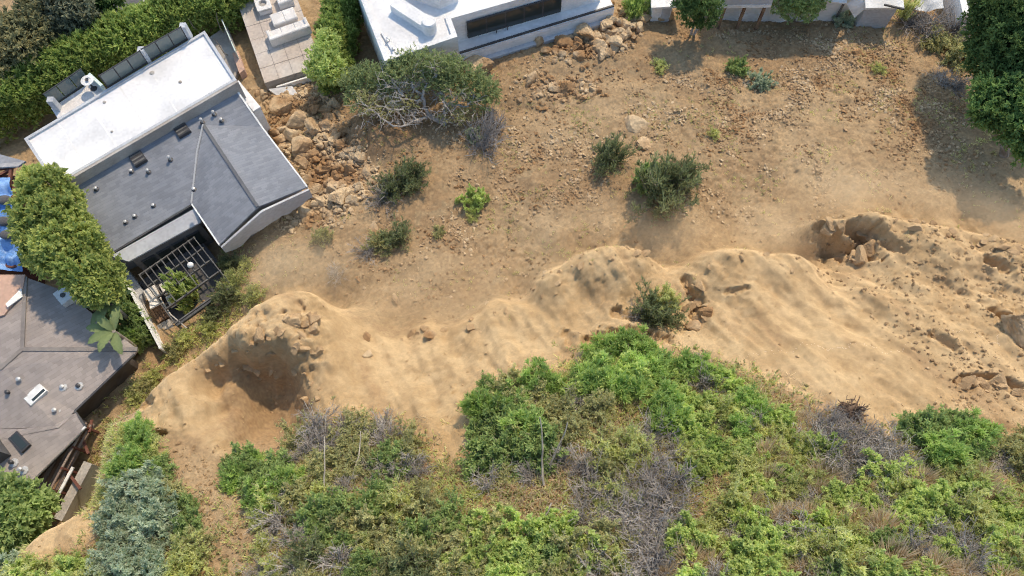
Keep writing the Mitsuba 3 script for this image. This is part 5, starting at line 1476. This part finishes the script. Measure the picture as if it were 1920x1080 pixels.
ROCKS = []
for k in range(7):
    key = f'rock_shape_{k}'
    scene[key] = {'type': 'shapegroup', 'stone': mikit.ply(rock(100 + k, 3 if k < 4 else 2, 9 + 2 * k, (1, .7 + .05 * k, .55 + .04 * k)), 'mat_rock', smooth=14)}
    ROCKS.append(key)
rr_ = np.random.default_rng(9)


def rot3(rng, tilt=.5):
    a, b, c = rng.uniform(0, 2 * math.pi), rng.normal(0, tilt), rng.normal(0, tilt)
    Rz = np.array([[math.cos(a), -math.sin(a), 0], [math.sin(a), math.cos(a), 0], [0, 0, 1]])
    Rx = np.array([[1, 0, 0], [0, math.cos(b), -math.sin(b)], [0, math.sin(b), math.cos(b)]])
    Ry = np.array([[math.cos(c), 0, math.sin(c)], [0, 1, 0], [-math.sin(c), 0, math.cos(c)]])
    return Rz @ Rx @ Ry


def boulder(p, r, label, group=None, name='boulder', sink=.34, sh=None, tilt=.5):
    key = thing(name, label, 'rock', group)
    M = np.eye(4)
    M[:3, :3] = rot3(rr_, tilt) @ np.diag(r * rr_.uniform(.8, 1.2, 3))
    M[:3, 3] = p + np.array([0, 0, r * (.5 - sink)])
    scene[key] = {'type': 'instance', 'g': {'type': 'ref', 'id': ROCKS[rr_.integers(len(ROCKS)) if sh is None else sh]}, 'to_world': T4(M)}
    return key


for px, py, r, t in ((562, 228, .78, 'rounded tan boulder in the upper middle of the house rubble'), (566, 276, 1.0, 'largest orange tan boulder, against the roof edge in the house rubble'), (530, 206, .8, 'flat tan block below the pale annex roof'),
                     (548, 258, .5, 'block between the rounded boulder and the largest boulder by the roof'), (612, 240, .5, 'pale upright rock right of the rounded tan boulder'), (590, 245, .7, 'brown boulder just right of the rounded tan boulder'),
                     (600, 322, .45, 'pale leaning slab beside the roof corner'), (572, 312, .5, 'rock wedged at the right roof edge'), (592, 357, .7, 'pale boulder at the corner of the shingle roof'), (636, 372, .75, 'pale boulder standing free right of the roof corner'),
                     (560, 382, .6, 'long flat rock under the torn gable'), (574, 402, .55, 'pinkish flat rock below the torn gable'), (655, 325, .4, 'pale rock at the right rim of the house rubble'), (686, 328, .45, 'pinkish rock above the dead twig clump'),
                     (515, 250, .45, 'rock squeezed against the verge of the roof'), (625, 270, .45, 'brown rock in the shade left of the dirt mound'), (650, 245, .5, 'dark brown rock under the side hedge'),
                     (1098, 68, .85, 'orange block in the middle of the boulder pile'), (1070, 52, .7, 'orange tan block at the left top of the boulder pile'), (1125, 92, .65, 'large pale block at the foot of the boulder pile'), (1055, 82, .65, 'flat tan block leaning on the white retaining wall'),
                     (1088, 108, .55, 'angular block at the lower left of the boulder pile'), (1150, 80, .6, 'brown block at the right side of the boulder pile'), (1120, 34, .7, 'pale block at the top of the boulder pile'), (1172, 52, .6, 'block at the upper right of the boulder pile'),
                     (1042, 92, .35, 'small bright rock left of the boulder pile'), (1010, 82, .6, 'tan rock under the white retaining wall'), (1187, 36, .5, 'left of three rocks under the strap leaved plant'), (1206, 40, .5, 'middle of three rocks under the strap leaved plant'),
                     (1232, 36, .5, 'right of three rocks, below the small shed'), (1256, 34, .4, 'brown rock below the shed near the dark tree'), (1062, 165, .5, 'pale boulder in the middle of the stone patch below the boulder pile'), (995, 153, .5, 'tan boulder at the left of the stone patch'),
                     (1040, 170, .4, 'brown boulder beside the pale boulder in the stone patch'), (898, 132, .95, 'smooth orange boulder behind the windswept tree'), (1195, 240, .9, 'brown ledge rock above the large dark green bush'), (1212, 268, .8, 'rounded brown rock just below the ledge above the green bush'),
                     (1606, 98, .5, 'long pale rock on the upper slope below the ribbed roof panel'), (1572, 92, .35, 'flat pale rock left of the long pale rock'), (1908, 622, 1.15, 'lone grey brown boulder on the sand at the right edge'), (688, 632, .35, 'squarish pale block on the sand left of centre'),
                     (692, 665, .3, 'small block below the squarish pale block on the sand'), (743, 562, .3, 'pale block falling in the dust left of centre'), (805, 630, .35, 'pale slab on the sand brow left of centre'), (700, 437, .6, 'tan ledge block above the low green shrub'),
                     (738, 462, .4, 'rock under the low green shrub on the ledge'), (1325, 588, .5, 'pale block beside the dark hole in the sand'), (1300, 612, .45, 'dark block at the foot of the dark hole in the sand')):
    boulder(hit(px, py), r, t, sink=.7 if 'ledge' in t or 'long pale' in t else .2)
RQ = {}


def rocks_in(px, n, rr, label, group, bands, power=2.2, pile=0.):
    P = shapely.Polygon(px)
    x0, y0, x1, y1 = P.bounds
    k = 0
    while k < n:
        q = (rr_.uniform(x0, x1), rr_.uniform(y0, y1))
        if not P.contains(shapely.Point(q)):
            continue
        r = rr_.power(1 / power) * (rr[1] - rr[0]) + rr[0]
        band = bands[min(len(bands) - 1, int(len(bands) * (q[1] - y0) / (y1 - y0)))]
        size = 'small' if r < rr[0] + .3 * (rr[1] - rr[0]) else 'mid sized' if r < rr[0] + .65 * (rr[1] - rr[0]) else 'large'
        RQ.setdefault((size, label, band), []).append((q[0], boulder(hit(*q) + [0, 0, pile * rr_.uniform(0, 1)], r, '', group)))
        k += 1


CHUTE = [(486, 165), (560, 150), (630, 190), (650, 260), (700, 320), (700, 350), (650, 400), (560, 425), (500, 405), (580, 355), (492, 236)]
PILE = [(1020, 100), (1070, 45), (1150, 25), (1215, 35), (1180, 90), (1120, 112), (1050, 112)]
PATCH = [(975, 150), (1000, 140), (1130, 150), (1140, 170), (1080, 190), (1000, 185)]
rocks_in(CHUTE, 170, (.12, .5), 'tan rubble rock', 'rocks in the rubble chute beside the house', ('below the terrace', 'beside the annex roof', 'right of the gable roof', 'near the roof corner', 'below the torn gable'), pile=.15)
rocks_in(PILE, 85, (.14, .5), 'orange tan rock', 'rocks in the boulder pile at the white wall', ('at the top of the boulder pile', 'across the middle of the boulder pile', 'at the foot of the boulder pile'), pile=.25)
rocks_in(PATCH, 45, (.08, .3), 'pale stone', 'stones in the patch below the pile', ('at the upper side of the stone patch', 'at the lower side of the stone patch'))
for (size, lab, band), rows in RQ.items():
    rows.sort()
    for i, (x, key) in enumerate(rows):
        o_ = ORD[i] + ' from left' if i < (len(rows) + 1) // 2 else ORD[len(rows) - 1 - i] + ' from right'
        labels[key]['label'] = f'{size} {lab} {band}' + (f', {o_}' if len(rows) > 1 else '')


def stones(key_name, n, grid, rr, mat, label, catg, power=3.0, seed=1, flat_=.6):
    """Loose stones past counting, one object."""
    rng = np.random.default_rng(seed)
    base = [trimesh.convex.convex_hull(unit(rng.normal(size=(11, 3))) * [1, .8, flat_]) for _ in range(6)]
    c = scatter(n, grid)
    vs, fs, k = [], [], 0
    r = (rng.uniform(0, 1, n) ** power) * (rr[1] - rr[0]) + rr[0]
    R = [rot3(rng, .4) for _ in range(60)]
    for i in range(n):
        b = base[i % 6]
        v = (b.vertices @ R[rng.integers(60)].T) * r[i] + c[i] + [0, 0, r[i] * .15]
        vs.append(v)
        fs.append(b.faces + k)
        k += len(v)
    key = thing(key_name, label, catg, kind='stuff')
    scene[key] = mikit.ply((np.vstack(vs), np.vstack(fs)), mat)


LOWER = mask_of([(480, 150), (700, 330), (900, 100), (1150, 50), (1500, 40), (1850, 60), (1900, 350), (1650, 330), (1500, 400), (1330, 430), (1160, 410), (1050, 460), (960, 540), (860, 560), (700, 520), (560, 470), (480, 440), (600, 380)], 1.2)
DENSE = mask_of([(1250, 160), (1400, 70), (1620, 60), (1800, 130), (1780, 240), (1600, 310), (1450, 250), (1300, 250)], 1.5) + .7 * mask_of([(840, 260), (950, 250), (1100, 280), (1080, 400), (950, 480), (840, 450), (800, 350)], 1.2)
ck = np.clip(nz(.7, .7, 95, 0, 3) * 2.6 - .9, .03, 1)
stones('gravel', 13000, LOWER * ck ** 1.6 * (.3 + DENSE), (.03, .16), 'mat_rock', 'loose stones strewn over the bare lower slope', 'stones', seed=2)
stones('dark_gravel', 5500, LOWER * ck * (.3 + DENSE), (.03, .14), 'mat_clod', 'darker clods strewn over the bare lower slope', 'stones', seed=3)
stones('rubble', 3200, mask_of(CHUTE, .4) + .7 * mask_of(PILE, .4) + .6 * mask_of(PATCH, .3), (.05, .28), 'mat_rock', 'broken stones filling the rubble by the two houses', 'rubble', power=2, seed=4)
SR = mask_of([(1500, 450), (1640, 400), (1800, 430), (1940, 470), (1940, 880), (1800, 760), (1650, 620), (1560, 520)], .6)
stones('clods', 1100, SR * np.clip(ck, .2, 1), (.03, .16), 'mat_clod', 'brown clods scattered over the right sand slope', 'clods', seed=5)
stones('sand_lumps', 1200, SAND * (.25 + SR), (.03, .13), 'mat_sand_lump', 'sandy lumps lying on the slipped sand', 'clods', seed=6)
stones('hill_clods', 500, bare + .4 * track, (.04, .16), 'mat_clod', 'brown clods in the bare gully of the hilltop', 'clods', seed=7)

# angular blocks of slipped earth along the broken brows
EARTH = []
for k in range(6):
    key = f'earth_shape_{k}'
    scene[key] = {'type': 'shapegroup', 'block': mikit.ply(rock(200 + k, 3, 8 + k, (1, .75, .5)), 'mat_earth', smooth=12)}
    EARTH.append(key)
for where, line, n, rr, spread in (('on the knoll of the left sand mass', [(455, 650), (500, 625), (545, 600), (585, 590), (575, 650), (540, 640)], 26, (.18, .55), 16),
                                   ('along the rim of the brown bowl', [(395, 690), (430, 672), (480, 690), (530, 690), (575, 700), (580, 760)], 18, (.14, .4), 10),
                                   ('along the middle sand brow', [(1010, 545), (1060, 505), (1110, 478), (1165, 462), (1215, 480), (1240, 505)], 12, (.12, .3), 12),
                                   ('beside the dark notch', [(1282, 520), (1300, 540), (1318, 570), (1300, 605), (1325, 590)], 14, (.18, .5), 9),
                                   ('along the right sand brow', [(1330, 485), (1390, 470), (1450, 482), (1520, 485)], 8, (.12, .28), 12),
                                   ('around the shaded hollow', [(1535, 425), (1560, 418), (1600, 420), (1625, 440), (1610, 475), (1570, 490)], 20, (.18, .6), 12),
                                   ('on the crest at the right', [(1640, 402), (1720, 420), (1800, 432), (1870, 450), (1915, 465)], 20, (.12, .35), 14),
                                   ('along the crack at the far right', [(1790, 720), (1850, 708), (1925, 738)], 14, (.15, .42), 9),
                                   ('on the left sand brow', [(735, 642), (800, 612), (850, 622), (905, 592), (960, 578)], 12, (.12, .35), 9)):
    L_, tt_ = np.array(line, float), np.linspace(0, 1, len(line))
    got = []
    for k in range(n):
        t = rr_.uniform(0, 1)
        q = [np.interp(t, tt_, L_[:, 0]) + rr_.normal(0, spread), np.interp(t, tt_, L_[:, 1]) + abs(rr_.normal(0, spread * .7))]
        r = rr_.power(.55) * (rr[1] - rr[0]) + rr[0]
        key = thing('earth_block', '', 'earth block', f'earth blocks {where}')
        M = np.eye(4)
        M[:3, :3] = rot3(rr_, .35) @ np.diag(r * rr_.uniform(.8, 1.25, 3))
        M[:3, 3] = hit(*q) + np.array([0, 0, r * .08])
        scene[key] = {'type': 'instance', 'g': {'type': 'ref', 'id': EARTH[rr_.integers(6)]}, 'to_world': T4(M)}
        got.append((q[0], key))
    got.sort()
    for i, (x, key) in enumerate(got):
        o_ = ORD[i] + ' from left' if i < (n + 1) // 2 else ORD[n - 1 - i] + ' from right'
        labels[key]['label'] = f'sandy earth block {where}, {o_}'
# ---------------------------------------------------------------- dust rising behind the slipped brows
DB0, DB1 = np.array([-16.5, 8.5, 1.0]), np.array([29.0, 27.5, 8.5])
NX, NY, NZ = 150, 64, 26
lx = [np.linspace(DB0[k], DB1[k], n) for k, n in enumerate((NX, NY, NZ))]
DZ, DY, DX = np.meshgrid(lx[2], lx[1], lx[0], indexing='ij')
dens = np.zeros((NZ, NY, NX))
for px, py, z, r, rz, a in ((560, 500, 3.4, 1.9, 1.3, 1.0), (520, 520, 4.0, 1.4, 1.2, .6), (620, 530, 3.6, 1.6, 1.1, .8), (700, 560, 3.8, 1.5, 1.0, .7), (760, 560, 3.8, 1.5, 1.1, .8), (840, 590, 4.2, 1.4, 1.0, .9), (800, 520, 3.6, 1.6, .9, .5), (930, 540, 3.8, 1.4, 1.0, .7),
                            (1040, 450, 4.0, 1.8, 1.1, .6), (1120, 420, 4.0, 1.6, 1.1, .7), (1240, 450, 4.6, 1.5, 1.1, .9), (1300, 430, 4.2, 1.6, 1.0, .7), (1400, 430, 4.6, 1.8, 1.2, .9), (1470, 440, 4.6, 1.6, 1.2, 1.0), (1500, 380, 4.2, 2.0, 1.2, .7),
                            (1570, 360, 4.8, 1.6, 1.4, 1.0), (1610, 375, 5.2, 1.0, 1.2, 1.2), (1660, 370, 4.6, 1.6, 1.1, .8), (1760, 385, 4.6, 1.7, 1.0, .7), (1850, 410, 4.6, 1.7, 1.0, .8), (1920, 430, 4.6, 1.6, 1.0, .7), (480, 770, 6.2, 1.2, .9, .7), (520, 820, 7.2, 1.0, .8, .5)):
    c = at(px, py, z)
    dens += a * np.exp(-((DX - c[0]) ** 2 + (DY - c[1]) ** 2) / (2 * (r * .62) ** 2) - (DZ - c[2]) ** 2 / (2 * (rz * .75) ** 2))
nd = np.stack([DX * .55, DY * .55, DZ * .7], -1)
wisp = meshkit.noise(nd, 14) * .55 + meshkit.noise(nd * 2.3, 15) * .3 + meshkit.noise(nd * 5.1, 16) * .15
dens = dens * np.clip((wisp - .28) * 3.0, 0, 1.6)
edge = np.minimum(np.minimum((DX - DB0[0]), (DB1[0] - DX)), np.minimum(np.minimum(DY - DB0[1], DB1[1] - DY), np.minimum(DZ - DB0[2], DB1[2] - DZ) * 2))
dens = np.clip(dens * np.clip(edge / 1.2, 0, 1), 0, None)
dust_box = T4().translate(DB0.tolist()) @ T4().scale((DB1 - DB0).tolist())
scene['dust_air'] = {'type': 'heterogeneous', 'albedo': {'type': 'constvolume', 'value': {'type': 'rgb', 'value': [0.90, 0.76, 0.54]}},
                     'sigma_t': {'type': 'gridvolume', 'grid': mi.VolumeGrid(dens.astype(np.float32)[..., None]), 'to_world': dust_box, 'filter_type': 'trilinear'}, 'scale': 0.25}
dk_ = thing('dust', 'brown dust drifting above the brows of the slipped sand', 'dust', kind='stuff')
scene[dk_] = {'type': 'cube', 'to_world': T4().translate(((DB0 + DB1) / 2).tolist()) @ T4().scale(((DB1 - DB0) / 2).tolist()), 'bsdf': {'type': 'null'}, 'interior': {'type': 'ref', 'id': 'dust_air'}}
